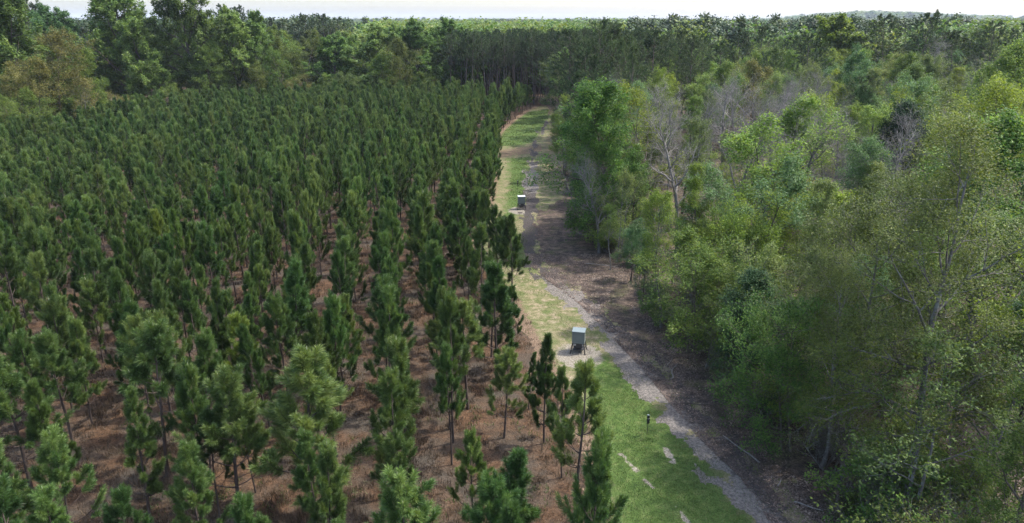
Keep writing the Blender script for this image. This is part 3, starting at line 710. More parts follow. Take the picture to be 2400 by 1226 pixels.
KIND = dict(olive=(OLV, 'hardwood_tree', 'olive'), fresh=(HW, 'hardwood_tree', 'fresh'), yellow=(HW, 'hardwood_tree', 'yellow'), airy=(AIRY, 'hardwood_tree', 'airy'),
            tall=(TALLT, 'hardwood_tree', 'fresh'), bare=(BARE[:2], 'bare_tree', None), evergreen=(EVG, 'evergreen_tree', 'dark'), leanpine=(MP, 'pine_tree', 'pine'),
            pine=(MP, 'pine_tree', 'pine'), oak=(GIANT[2:], 'oak_tree', 'yellow'), giant=(GIANT, 'hardwood_tree', 'oak'))
taken = []
for i, (k, x, y, h, lab) in enumerate(HEROES):
    protos, nm, lm = KIND[k]
    if h < 9.9 and k in ('fresh', 'yellow'): protos = LOW
    if 'brown' in lab and 'olive' not in lab: lm = 'rust'
    if 'blue green' in lab: lm = 'bluegreen'
    if k == 'olive' and y > 100: protos = HW
    pr = protos[i % len(protos)]
    wide = {'leanpine': 1.15, 'oak': 1.45, 'tall': 1.05, 'pine': 1.1, 'giant': 1.0}.get(k, 1.05) * rnd.uniform(.92, 1.08)
    if 'narrow' in lab: wide *= .7
    if k == 'giant' and h < 19: wide *= 1.25
    lean = (R(14), 0) if k == 'leanpine' else (R(rnd.uniform(-3, 3)), R(rnd.uniform(-3, 3)))
    plant(nm, lab, pr, x, y, h, rnd.random() * 6.28, 'tree', None, LM[lm] if lm else None, wide, lean)
    taken.append((x, y, 2.6 if y < 60 else 3.2))

# ------------------------------------------------------------------ the right woods
def free(x, y, r):
    for a, b, c in taken:
        if (a - x) ** 2 + (b - y) ** 2 < (min(r, c)) ** 2: return False
    return True

def zone(y):
    return 'front' if y < 48 else ('middle' if y < 95 else 'back')

n_r = 0; tries = 0; WOODS = []
while len(WOODS) < 18:      # the tall leafless trees that stand out grey above the green
    y = rnd.uniform(54, 100); x = float(edge_x(CR, y)) + 2 + rnd.random() ** 1.3 * (y * .36)
    if not free(x, y, 3.4): continue
    WOODS.append((plant('bare_tree', 'tall leafless grey tree', BARE[rnd.randrange(2)], x, y, rnd.uniform(12.8, 15.2), rnd.random() * 6.28, 'tree', 'tall leafless trees above the right woods', None, rnd.uniform(.85, 1.15), (R(rnd.uniform(-5, 5)), R(rnd.uniform(-5, 5)))), 'tall leafless grey tree', x, y))
    taken.append((x, y, 2.8))
yy = 44.0
while yy < 112:
    ex = float(edge_x(CR, yy))
    for off in (rnd.uniform(-.7, .5), rnd.uniform(2.2, 4.2)):
        x = ex + off; y = yy + rnd.uniform(-.8, .8)
        if not free(x, y, 1.7): continue
        lm = rnd.choice(['fresh', 'fresh', 'bluegreen', 'airy', 'yellow']); q = rnd.random()
        if q < .16: pr, nm, desc, lm, g = rnd.choice(BARE), 'bare_tree', 'leafless grey tree on the verge', None, 'leafless trees on the verge'
        else:
            pr = rnd.choice(SLIM + [TALLT[0], HW[2]]); nm = 'hardwood_tree'
            desc = {'fresh': 'fresh green', 'bluegreen': 'blue green', 'airy': 'pale leafed', 'yellow': 'yellow green'}[lm] + ' verge hardwood'; g = 'hardwoods on the right verge'
        h = rnd.uniform(6.5, 10.5) if off < 1 else rnd.uniform(9, 13)
        if 47 < y < 61: h *= .62
        WOODS.append((plant(nm, desc, pr, x, y, h, rnd.random() * 6.28, 'tree', g, LM[lm] if lm else None, rnd.uniform(.9, 1.2), (R(rnd.uniform(-6, 2)), R(rnd.uniform(-4, 4)))), desc, x, y))
        taken.append((x, y, 2.0))
    yy += rnd.uniform(2.4, 3.8)
while n_r < 275 and tries < 9000:
    tries += 1
    u = rnd.random(); y = 19 + 176 * u ** 1.05
    ex = float(edge_x(CR, y)); xr = .80 * (y * .947 + 3.5) + 2
    ex -= .9 if 40 < y < 100 else .2; x = rnd.uniform(ex + .3, max(ex + 3, xr))
    if 38 < y < 95 and rnd.random() < .22: x = ex + rnd.uniform(.1, 2.2)
    r = 2.4 if y < 60 else (3.3 if y < 110 else 4.4)
    if not free(x, y, r): continue
    near_edge = x - ex < 4.5
    q = rnd.random(); zn = zone(y)
    if near_edge and 42 < y < 92: q = rnd.choice([.3, .5, .5, .8, .9, .9, .9])
    g = None
    if y > 92 and x < 23 and x > ex + .8 and q < .8:
        pr, nm, lm, h, g = rnd.choice(MP), 'pine_tree', 'pine', rnd.uniform(13.5, 18.5), 'dark pines by the far bend of the clearing'; lab = 'dark tall pine'
    elif y > 118 and x < 75:
        if q < (.5 if x < 36 else .08): pr, nm, lm, h, g = rnd.choice(MP), 'pine_tree', 'pine', rnd.uniform(14, 18), 'dark pines in the back of the right woods'; lab = 'dark mature pine'
        else: pr, nm, lm, h, g = rnd.choice(HW), 'hardwood_tree', rnd.choice(['fresh', 'airy', 'oak']), rnd.uniform(11, 15), 'green hardwoods in the back of the right woods'; lab = 'rounded green hardwood'
    else:
        lo, hi = (7.5, 11.5) if near_edge and y < 60 else ((9, 12.5) if y < 40 else ((11, 14.5) if y < 100 else (11, 14.5)))
        h = rnd.uniform(lo, hi)
        if 11.5 < x < 19 and 47 < y < 61: h = rnd.uniform(3.5, 6.0)      # the crooked bare tree stands clear here
        if 20 < x < 29 and 64 < y < 85: h = rnd.uniform(7.0, 9.5)
        if y < 46 and x > 16 and q < .15: pr, nm, lm, desc = rnd.choice(OLV), 'hardwood_tree', 'olive', 'olive leafed hardwood'
        elif q < .60:
            pr = rnd.choice(SLIM); nm = 'hardwood_tree'; lm = rnd.choice(['fresh', 'fresh', 'fresh', 'yellow', 'yellow', 'airy', 'airy', 'bluegreen'])
            desc = {'fresh': 'slender fresh green hardwood', 'yellow': 'slender yellow green hardwood', 'airy': 'slender pale leafed hardwood', 'bluegreen': 'slender blue green hardwood'}[lm]
        elif q < .72: pr, nm, lm = rnd.choice(LOW if h < 10 else HW), 'hardwood_tree', rnd.choice(['fresh', 'yellow', 'bluegreen']); desc = 'bushy %s hardwood' % {'fresh': 'fresh green', 'yellow': 'yellow green', 'bluegreen': 'blue green'}[lm]
        elif q < .81: pr, nm, lm, desc = rnd.choice(AIRY), 'hardwood_tree', rnd.choice(['airy', 'yellow']), 'thinly leaved grey limbed hardwood'
        elif q < .96 and y > 31: pr, nm, lm, desc = rnd.choice(BARE), 'bare_tree', None, 'leafless grey tree'
        else: pr, nm, lm, h, desc = EVG[0], 'evergreen_tree', 'dark', rnd.uniform(5, 9), 'dark evergreen tree'
        lab = desc; g = desc.replace('hardwood', 'hardwoods') + ' group in the right woods'
    WOODS.append((plant(nm, lab, pr, x, y, h, rnd.random() * 6.28, 'tree', g, LM[lm] if lm else None, rnd.uniform(.9, 1.2), (R(rnd.uniform(-6, 3)), R(rnd.uniform(-5, 5)))), lab, x, y))
    taken.append((x, y, r)); n_r += 1

# shrubs along the woods edge and under it
for i in range(185):
    y = 19 + 78 * rnd.random() ** 1.35; ex = float(edge_x(CR, y)); x = ex + rnd.uniform(-.9, 1) + abs(rnd.gauss(0, 3.2))
    if 44 < y < 95 and rnd.random() < .45: continue
    j = rnd.randrange(5)
    pr = (SHR + BRUSH)[j]
    nm = ['pale', 'green', 'reddish brown', 'olive', 'bare twiggy'][j]
    lab = '%s shrub' % nm
    WOODS.append((plant('shrub', lab, pr, x, y, rnd.uniform(1.0, 3.2), rnd.random() * 6.28, 'shrub', '%s shrubs along the right woods' % nm, None, rnd.uniform(.9, 1.5)), lab, x, y))

ORD = 'nearest second third fourth fifth sixth seventh eighth ninth tenth eleventh twelfth thirteenth fourteenth fifteenth sixteenth seventeenth eighteenth'.split()
def place_labels(items, anchors, far_text, cap=18):
    """a label for each by the landmark it stands nearest to, which side of it, and its order going away from it"""
    by = {}
    for o, desc, x, y in items:
        ax, ay, ref = min(anchors, key=lambda a: (a[0] - x) ** 2 + .6 * (a[1] - y) ** 2)
        dx, dy = x - ax, y - ay
        side = ('behind' if dy > 0 else 'in front of') if abs(dy) > .8 * abs(dx) else ('right of' if dx > 0 else 'left of')
        by.setdefault((desc, side, ref), []).append((dx * dx + dy * dy, o))
    for (desc, side, ref), L in by.items():
        L.sort(key=lambda p: p[0])
        for k, (d, o) in enumerate(L):
            if len(L) == 1: o['label'] = '%s %s %s' % (desc, side, ref)
            elif k < cap: o['label'] = '%s %s %s %s' % (ORD[k], desc, side, ref)
            else: o['label'] = '%s %s %s' % (desc, far_text, ref); o['group'] = '%ss %s %s' % (desc, far_text, ref)
REFS = {'large near hardwood': 'the large olive tree at right', 'olive leafed hardwood left': 'the second large olive tree', 'bushy bright green tree at': 'the bushy bright green tree', 'broad yellow green': 'the broad yellow green tree',
        'tall fresh green hardwood standing': 'the tall lone green hardwood', 'bare grey tree with big': 'the crooked bare tree', 'bare grey tree, right': 'the right tall bare tree', 'dark evergreen broadleaf': 'the dense dark evergreen',
        'dark pine leaning': 'the leaning dark pine', 'large fresh green hardwood at': 'the big green upper right hardwood', 'bright yellow green tree at': 'the bright yellow tree at right', 'tallest dark pine': 'the tallest right skyline pine',
        'bright yellow green oak': 'the bright yellow oak', 'tallest mature pine beside': 'the tallest clearing side pine', 'rounded green hardwood below': 'the rounded mid distance hardwood', 'bare tree with forked': 'the forked bare tree',
        'short dark green hardwood': 'the two trunked dark tree', 'yellow green tree behind': 'the yellow tree behind the lone hardwood'}
ANCH = [(4.3, 41, 'the near feeder'), (1.1, 77, 'the far feeder'), (6.9, 31.3, 'the near camera stake')]
for k, x, y, h, lab in HEROES:
    for key, ref in REFS.items():
        if lab.startswith(key): ANCH.append((x, y, ref))
place_labels(WOODS, ANCH, 'deep in the right woods beyond')

# ------------------------------------------------------------------ left belt filling and the tall pine stand
BELT = []
for i in range(60):
    x = rnd.uniform(-118, -12); y = 160 + (x + 118) * .25 + rnd.uniform(4, 34) if x > -95 else rnd.uniform(124, 185)
    if not free(x, y, 5): continue
    pr = rnd.choice(GIANT + HW); lm = rnd.choice(['oak', 'oak', 'fresh', 'olive'])
    BELT.append((plant('hardwood_tree', 'mid green hardwood', pr, x, y, rnd.uniform(13, 17), rnd.random() * 6.28, 'tree', 'hardwoods filling the left belt', LM[lm], rnd.uniform(1, 1.3)), {'oak': 'mid green hardwood', 'fresh': 'fresh green hardwood', 'olive': 'olive hardwood'}[lm], x, y))
    taken.append((x, y, 5))
for i in range(52):   # low trees at the foot of the belt
    x = rnd.uniform(-96, -14) if i < 34 else rnd.uniform(-92, -64); y = (164 + (x + 90) * .16 if x > -70 else 112 + (x + 86) * 3.4) + rnd.uniform(-1, 5)
    if not free(x, y, 2.5): continue
    lm = rnd.choice(['fresh', 'oak', 'olive', 'airy', 'rust'])
    desc = 'low %s tree' % {'fresh': 'fresh green', 'oak': 'mid green', 'olive': 'olive', 'airy': 'pale green', 'rust': 'brownish'}[lm]
    BELT.append((plant('hardwood_tree', desc, rnd.choice(LOW + AIRY), x, y, rnd.uniform(6, 10), rnd.random() * 6.28, 'tree', 'low trees at the foot of the left belt', LM[lm], rnd.uniform(1, 1.4)), desc, x, y))
    taken.append((x, y, 2.5))
BREF = {'giant spreading': 'the giant with dark limbs', 'giant rounded': 'the tallest left belt tree', 'giant hardwood in the upper': 'the upper left corner giant', 'brown leafed hardwood': 'the brown leafed tree', 'narrow bright': 'the narrow bright green tree',
        'rounded hardwood right': 'the rounded tree beside the tallest', 'olive hardwood in': 'the olive tree of the left belt', 'low rounded hardwood': 'the low rounded belt tree', 'bright green hardwood toward': 'the bright green tree at the belt end', 'last hardwood of': 'the last tree of the left belt'}
BA = [(x, y, ref) for k, x, y, h, lab in HEROES for key, ref in BREF.items() if lab.startswith(key)]
place_labels(BELT, BA, 'in the left belt beyond')
n_s = 0; nth = {}
for row in range(7):
    for k in range(20):
        x = -15 + k * 2.6 + rnd.uniform(-.7, .7) + (row % 2) * 1.2; y = 183 + row * 4.2 + rnd.uniform(-1.2, 1.2) - max(0, x - 12) * .9
        if not free(x, y, 1.6): continue
        g = 'tall pines in the %s row of the stand' % ['front', 'second', 'third', 'fourth', 'fifth', 'sixth', 'rearmost'][row]
        o = plant('pine_tree', 'tall dark pine', rnd.choice(SP), x, y, rnd.uniform(16.2, 18.8), rnd.random() * 6.28, 'tree', g, None, rnd.uniform(.95, 1.25))
        nth[row] = nth.get(row, 0) + 1
        o['label'] = 'tall bare trunked pine, %s from left in the %s row of the far stand' % ((['first'] + ORD[1:] + ['nineteenth', 'twentieth'])[nth[row] - 1], g.split(' row')[0].split()[-1])
        n_s += 1
# pine clump by the far bend, right of the clearing
CLUMP = []
for i in range(26):
    y = rnd.uniform(113, 178); ex = float(edge_x(CR, y)); x = ex + rnd.uniform(1.2, 16)
    if not free(x, y, 2.6): continue
    CLUMP.append((plant('pine_tree', 'mature dark green pine', rnd.choice(MP), x, y, rnd.uniform(15, 18.5), rnd.random() * 6.28, 'tree', 'mature pines right of the far clearing', LM['pine'], rnd.uniform(1, 1.25)), 'mature dark green pine', x, y))
    taken.append((x, y, 2.6))

place_labels(CLUMP, ANCH, 'in the clump beyond')

# ------------------------------------------------------------------ the young pine plantation
NEAR = [
    # x, y, height, lean x, wide, label
    (-21.6, 26.7, 6.9, .03, 1.2, 'large light green young pine leaning at the left edge of the foreground'),
    (-22.0, 30.5, 6.2, .03, 1.1, 'thin crowned young pine with a long bare dark trunk at left'),
    (-22.0, 32.2, 6.2, .02, .8, 'slender young pine just right of the thin crowned one at left'),
    (-16.0, 27.8, 7.8, .01, 1.2, 'big young pine with a bright pointed top, tallest of the left foreground'),
    (-15.4, 24.9, 5.9, .0, .95, 'young pine with a narrow crown in front of the tallest left one'),
    (-12.5, 25.0, 5.3, -.02, .9, 'young pine just left of the big one in front of the yellowish pine'),
    (-11.7, 25.2, 7.0, 0, 1.2, 'big young pine in front of the yellowish one'),
    (-13.7, 33.1, 6.0, -.1, 1.1, 'yellowish green young pine, the most yellow in the plantation'),
    (-8.3, 24.6, 7.8, -.01, 1.45, 'broad bushy blue green young pine in the left centre foreground'),
    (-11.5, 26.6, 4.5, .05, .8, 'smaller young pine between the big foreground ones'),
    (-21.9, 28.5, 2.4, .05, .9, 'short sapling pine near the left edge'),
    (-7.1, 35.1, 7.1, 0, 1.0, 'tall column shaped young pine standing between two brown strips'),
    (-5.4, 30.9, 4.4, -.02, .9, 'small airy young pine alone on brown ground'),
    (-.4, 31.0, 5.2, -.04, 1.1, 'young pine with a thick rounded top near the grass edge'),
    (1.6, 30.5, 6.1, -.02, .8, 'slim young pine in front of the near grey feeder'),
    (2.7, 24.6, 7.7, -.03, .95, 'tall young pine with a long bare trunk at the grass edge in the foreground'),
    (2.3, 27.7, 5.9, -.05, .65, 'thin young pine just left of the tall one at the grass edge'),
    (3.5, 24.3, 4.6, 0, .8, 'short young pine at the grass edge, nearest the green strip'),
    (-.9, 37.2, 7.3, -.03, 1.15, 'tall dense dark young pine at the bend of the plantation edge'),
    (-2.4, 33.8, 6.4, -.03, 1.2, 'bushy young pine left of the dense dark one at the bend'),
    (.9, 33.8, 3.4, .02, .8, 'low young pine behind the slim one by the near feeder'),
    (-2.6, 47.6, 4.9, -.02, .5, 'slender young pine alone on a thin trunk at the clearing edge'),
    (-1.3, 40.1, 6.4, -.04, .9, 'double topped looking young pine at the clearing edge behind the dense dark one'),
    (-.1, 38.8, 5.4, -.02, .8, 'young pine closest to the pale grass beside the bend'),
    (-11.7, 21.7, 5.6, 0, 1.0, 'young pine cut by the lower frame edge, below the two big left ones'),
    (-12.9, 19.6, 5.5, 0, .9, 'young pine cut by the lower frame edge, its pointed top left of centre'),
    (-15.6, 19.7, 5.5, 0, 1.1, 'young pine cut by the lower frame edge near the left corner'),
    (-3.3, 18.9, 6.5, 0, 1.15, 'large close young pine cut by the lower frame edge near the middle'),
    (-.3, 20.8, 6.5, 0, 1.1, 'close young pine with pale shoots left of the tall bare trunk one'),
    (-4.3, 22.9, 5.6, 0, 1.0, 'young pine just behind the large close one in the lower middle'),
    (-18.2, 20.9, 6.4, 0, 1.0, 'young pine in the lower left corner'),
    (-8.1, 19.2, 4.7, 0, 1.0, 'young pine tip at the lower edge under the broad bushy one'),
    (-5.6, 18.9, 4.6, 0, .9, 'low young pine at the lower edge between two larger ones'),
]
pts = []
for k, (x, y, h, lx, wd, lab) in enumerate(NEAR):
    plant('young_pine', lab, YP[{15: 7, 16: 7, 17: 7, 14: 4}.get(k, k % 8)], x, y, h, rnd.random() * 6.28, 'tree', 'young plantation pines', LM['needle_yellow'] if 'yellowish green' in lab else None, wd, (lx, rnd.uniform(-.03, .03)))
    pts.append((x, y))
cand_ = []
for i in range(-60, 18):
    for j in range(0, 90):
        x = i * 3.0 + 1.4 + rnd.gauss(0, .28); y = 17.0 + j * 1.85 + rnd.uniform(-.6, .6)
        x += -.19 * (min(y, 66) - 25) - .01 * max(0, y - 66)
        if x < -(.80 * (y * .947 + 5.5) + 2): continue
        if x > float(edge_x(CL, y)) - .8 - .2 * rnd.random(): continue
        if 22 < y < 38 and x > float(edge_x(CL, y)) - 2.6: continue
        back = 167 + (x + 70) * .16 if x > -70 else 110 + (x + 84) * 3.6
        if y > back: continue
        if rnd.random() < (.17 if y > 40 else .20): continue
        if y < 45 and any((x - a) ** 2 + (y - b) ** 2 < (1.7 if y < 36 else 1.4) ** 2 for a, b in pts): continue
        cand_.append((x, y))
# an even line of trees right on the clearing edge
yy = 50.0; edge_pts = []
while yy < 176:
    edge_pts.append((float(edge_x(CL, yy)) + rnd.uniform(-.35, .35), yy)); yy += rnd.uniform(1.7, 2.8)
ords = ['first', 'second', 'third', 'fourth', 'fifth', 'sixth', 'seventh', 'eighth', 'ninth', 'tenth', 'eleventh', 'twelfth']
for i, (x, y) in enumerate(edge_pts):
    lab = ('young pine on the clearing edge, %s one beyond the slender lone pine' % ords[i]) if i < 12 else ('young pine on the clearing edge, %s one beyond the far feeder' % ords[i - 12] if i < 24 else 'young pine in the edge row along the farthest green strip')
    plant('young_pine', lab, YP[rnd.randrange(8)], x, y, rnd.uniform(5.6, 7.4), rnd.random() * 6.28, 'tree', 'young pines in the edge row', None, rnd.uniform(.75, 1.0), (R(rnd.uniform(-3, 3)), R(rnd.uniform(-3, 3))))
cand_.sort(key=lambda p: p[0] ** 2 * .3 + p[1] ** 2)
n_single = 296 - len(NEAR) - len(edge_pts)
PINES = []
YELLOW_AT = [(-27, 52), (-12, 52), (-38, 76), (-17, 75)]
for (x, y) in cand_[:n_single]:
    yl = any((x - a) ** 2 + (y - b) ** 2 < 3.2 for a, b in YELLOW_AT)
    band = 'front' if y < 36 else ('second' if y < 48 else 'middle')
    mt = 'needle_yellow' if yl else ('needle_light' if rnd.random() < .16 else None)
    hp = min(8.2, max(4.2, rnd.gauss(6.4, .75)))
    desc = {'needle_yellow': 'yellowish', 'needle_light': 'light green', None: 'dark green'}[mt] + ' young pine'
    if mt is None: desc = ('tall ' if hp > 6.9 else ('short ' if hp < 5.7 else 'middling ')) + desc
    o = plant('young_pine', desc + ' within the middle rows of the plantation', YP[rnd.randrange(8)], x, y, hp, rnd.random() * 6.28, 'tree', 'young pines within the %s plantation rows' % band,
          LM[mt] if mt else None, rnd.uniform(.66, 1.0), (R(rnd.gauss(0, 2.5)), R(rnd.gauss(0, 2.5))))
    PINES.append((o, desc, x, y))
NREF = {0: 'the big leaning pine at left', 1: 'the thin crowned pine at left', 3: 'the tallest left foreground pine', 6: 'the big pine before the yellowish one', 7: 'the yellowish pine', 8: 'the broad bushy blue green pine', 11: 'the tall column shaped pine', 12: 'the small pine on brown ground',
        14: 'the slim pine before the feeder', 15: 'the tall bare trunked pine', 18: 'the dense dark pine at the bend', 21: 'the slender lone pine', 27: 'the large close pine at the bottom'}
PA = [(NEAR[k][0], NEAR[k][1], v) for k, v in NREF.items()] + [(1.1, 77, 'the far feeder')]
place_labels(PINES, PA, 'deep in the rows beyond')
rest = cand_[n_single:]

# ------------------------------------------------------------------ masses past counting: one object each, trees set out by geometry nodes
def hidden_proto(name, parts_h, extra_mats=None):
    """one joined mesh of a tree, used only as the thing a scatter sets out"""
    parts, h = parts_h
    return parts, h

def join_meshes(name, parts):
    """joins trunk and crown meshes into one mesh, keeping attribute v and materials"""
    out = []; mats = []
    for pn, me in parts:
        nv = len(me.vertices); V = np.empty(nv * 3, np.float32); me.vertices.foreach_get('co', V)
        A = np.empty(nv, np.float32); me.attributes['v'].data.foreach_get('value', A)
        npoly = len(me.polygons); mi = np.empty(npoly, np.int32); me.polygons.foreach_get('material_index', mi)
        lt = np.empty(npoly, np.int32); me.polygons.foreach_get('loop_total', lt)
        lv = np.empty(len(me.loops), np.int32); me.loops.foreach_get('vertex_index', lv)
        assert (lt == 4).all()
        F = lv.reshape(-1, 4); base = len(mats); first = True
        for m in range(len(me.materials)):
            k = mi == m
            if k.any():
                used, inv = np.unique(F[k], return_inverse=True)
                out.append((V.reshape(-1, 3)[used], inv.reshape(-1, 4), A[used], base + m, False))
        mats += list(me.materials)
    return make_mesh(name, out, mats)

def scatter(name, P, scl, rot, idx, protos, label, cat):
    P = np.asarray(P, np.float32); N = len(P)
    me = bpy.data.meshes.new(name); me.vertices.add(N); me.vertices.foreach_set('co', P.ravel())
    a = me.attributes.new('scl', 'FLOAT_VECTOR', 'POINT'); a.data.foreach_set('vector', np.asarray(scl, np.float32).ravel())
    rv = np.zeros((N, 3), np.float32); rv[:, 2] = rot; rv[:, 0] = np.sin(rot * 7) * .05; rv[:, 1] = np.cos(rot * 5) * .05
    a = me.attributes.new('rot', 'FLOAT_VECTOR', 'POINT'); a.data.foreach_set('vector', rv.ravel())
    a = me.attributes.new('pick', 'INT', 'POINT'); a.data.foreach_set('value', np.asarray(idx, np.int32))
    o = link(name, me); tag(o, label, cat, None, 'stuff')
    ng = bpy.data.node_groups.new(name, 'GeometryNodeTree')
    ng.interface.new_socket('Geometry', in_out='INPUT', socket_type='NodeSocketGeometry')
    ng.interface.new_socket('Geometry', in_out='OUTPUT', socket_type='NodeSocketGeometry')
    gi = ng.nodes.new('NodeGroupInput'); go = ng.nodes.new('NodeGroupOutput')
    ip = ng.nodes.new('GeometryNodeInstanceOnPoints'); jn = ng.nodes.new('GeometryNodeJoinGeometry')
    for po in reversed(protos):
        oi = ng.nodes.new('GeometryNodeObjectInfo'); oi.inputs['Object'].default_value = po; oi.inputs['As Instance'].default_value = True
        ng.links.new(oi.outputs['Geometry'], jn.inputs[0])
    def at(nm, dt):
        k = ng.nodes.new('GeometryNodeInputNamedAttribute'); k.data_type = dt; k.inputs['Name'].default_value = nm
        return [s for s in k.outputs if s.enabled and s.name == 'Attribute'][0]
    ng.links.new(gi.outputs[0], ip.inputs['Points']); ng.links.new(jn.outputs[0], ip.inputs['Instance'])
    ip.inputs['Pick Instance'].default_value = True
    ng.links.new(at('pick', 'INT'), ip.inputs['Instance Index']); ng.links.new(at('rot', 'FLOAT_VECTOR'), ip.inputs['Rotation'])
    ng.links.new(at('scl', 'FLOAT_VECTOR'), ip.inputs['Scale']); ng.links.new(ip.outputs[0], go.inputs[0])
    md = o.modifiers.new('scatter', 'NODES'); md.node_group = ng
    return o

rng = np.random.default_rng(8)
yp_far = [bpy.data.objects.new('young_pine_model', join_meshes('young_pine_model', young_pine(200 + i, 6.5, .68 + .04 * i, .9 + .06 * i, .6)[0])) for i in range(4)]
N = len(rest); rp = np.array(rest)
hs = np.clip(rng.normal(6.7, .6, N), 5, 8.3) / 6.5; wd = rng.uniform(.72, 1.0, N) * hs
scatter('plantation_pines', np.stack([rp[:, 0], rp[:, 1], np.zeros(N)], -1), np.stack([wd, wd, hs], -1), rng.random(N) * 6.28, rng.integers(0, 4, N), yp_far,
        'mass of dark green young pines filling the back of the plantation', 'pine plantation')

def far_tree(seed, h, w_, nl, size, leaf, bark, cb=.25, narrow=False):
    rg = np.random.default_rng(seed)
    T = polyline(rg, np.array([[0, 0, -.5]]), np.array([[0, 0, 1.]]), np.array([h * .9]), 5, .02, .02)
    nc = 26; c = rg.normal(0, 1, (nc, 3)); c = nrm(c) * rg.uniform(.4, 1, (nc, 1)) ** .5
    zc = cb * h + (h * (1 - cb)) * (.5 + .5 * c[:, 2]); taper = np.where(c[:, 2] > 0, 1 - .5 * c[:, 2] * narrow, 1)
    cen = np.stack([c[:, 0] * w_ * taper, c[:, 1] * w_ * taper, zc], -1)
    p = np.repeat(cen, nl // nc, 0) + rg.normal(0, w_ * .22, (nc * (nl // nc), 3))
    val = np.clip(np.repeat(rg.normal(.5, .15, nc), nl // nc) + rg.normal(0, .15, len(p)), 0, 1)
    q = quads(rg, p, size * rg.uniform(.6, 1.4, len(p)), .7, 1.3, val)
    q = (q[0], q[1], q[2], 1, False)
    return bpy.data.objects.new('far_tree_model', make_mesh('far_tree_model', [tube(T, np.linspace(.25, .06, 5)[None], 5), q], [bark, LM[leaf]]))

FARB = [far_tree(300 + i, 17, 4.6, 1000, .95, 'far', BROWN_BARK, .15) for i in range(3)]
FARP = [far_tree(310 + i, 19, 3.0, 800, .85, 'farpine', TALL_PINE_BARK, .35, True) for i in range(3)]
def far_points(N, r0, r1, seed):
    rg = np.random.default_rng(seed); r = r0 * (r1 / r0) ** rg.random(N); th = np.radians(rg.uniform(-44, 44, N))
    return r * np.sin(th), r * np.cos(th), rg
x, y, rg = far_points(15000, 205, 4200, 6)
pn = fbm(x / 160 + 3, y / 160 + 9, 61, 3); r = np.hypot(x, y)
back = np.where(x < -8, 212 + 18 * (x < -40), np.where(x < 45, 215, 200))
ok = (y > back) & ~((x > -100) & (x < -52) & (y < 252))
thn = fbm(x / 420 + 1, y / 420 + 5, 91, 2)
ok &= ~((thn > .66) & (r > 700))
ispine = (pn > .60) | ((np.abs(x / y - .22) < .10) & (y < 330) & (rg.random(len(x)) < .35))
ispine &= ~((x < 40) & (y < 620) & (y > 225) & (x > -60))
for nm, k, pr, lab, cat in (('distant_broadleaf_woods', ok & ~ispine, FARB, 'pale green broadleaf woods running back to the horizon', 'distant woods'), ('distant_pine_woods', ok & ispine, FARP, 'darker pine woods in belts toward the horizon', 'distant woods')):
    X = x[k]; Y = y[k]; n_ = len(X); s = rg.uniform(.8, 1.2, n_); wv = s * (1 + sstep(600, 3500, np.hypot(X, Y)) * 2.2)
    scatter(nm, np.stack([X, Y, gz(X, Y) - .3], -1), np.stack([wv, wv, s], -1), rg.random(n_) * 6.28, rg.integers(0, 3, n_), pr, lab, cat)

# ------------------------------------------------------------------ feeders, camera stakes, fallen branches
def box_part(cx, cy, cz, sx, sy, sz, taper=1.0, bev=0.0):
    V = []
    for z, t in ((-.5, taper), (.5, 1.0)):
        for a, b in ((-.5, -.5), (.5, -.5), (.5, .5), (-.5, .5)): V.append((cx + a * sx * t, cy + b * sy * t, cz + z * sz))
    F = [(3, 2, 1, 0), (4, 5, 6, 7), (0, 1, 5, 4), (1, 2, 6, 5), (2, 3, 7, 6), (3, 0, 4, 7)]
    return (np.array(V), np.array(F), .5, 0, False)
def bar(p, q, r, k=4):
    P = np.array([[p, q]], float); pt = tube(P, np.full((1, 2), r), k)
    V, F = pt[0], pt[1]
    caps = np.array([list(range(k))[::-1], list(range(k, 2 * k))]) if k == 4 else np.zeros((0, 4), int)
    return (V, np.concatenate([F, caps]), .5, 0, False)

BIN = flat_mat('feeder_paint', (.135, .158, .150), .5, 0, .10, 3)
LID = flat_mat('feeder_lid_metal', (.14, .175, .18), .55, .05, .08, 3)
BLK = flat_mat('black_steel', (.018, .018, .02), .55, 0, .3, 6)
TRAY = flat_mat('feeder_hopper', (.045, .045, .05), .6, 0, .2, 5)
GALV = flat_mat('galvanised', (.35, .35, .34), .5, .3, .1)

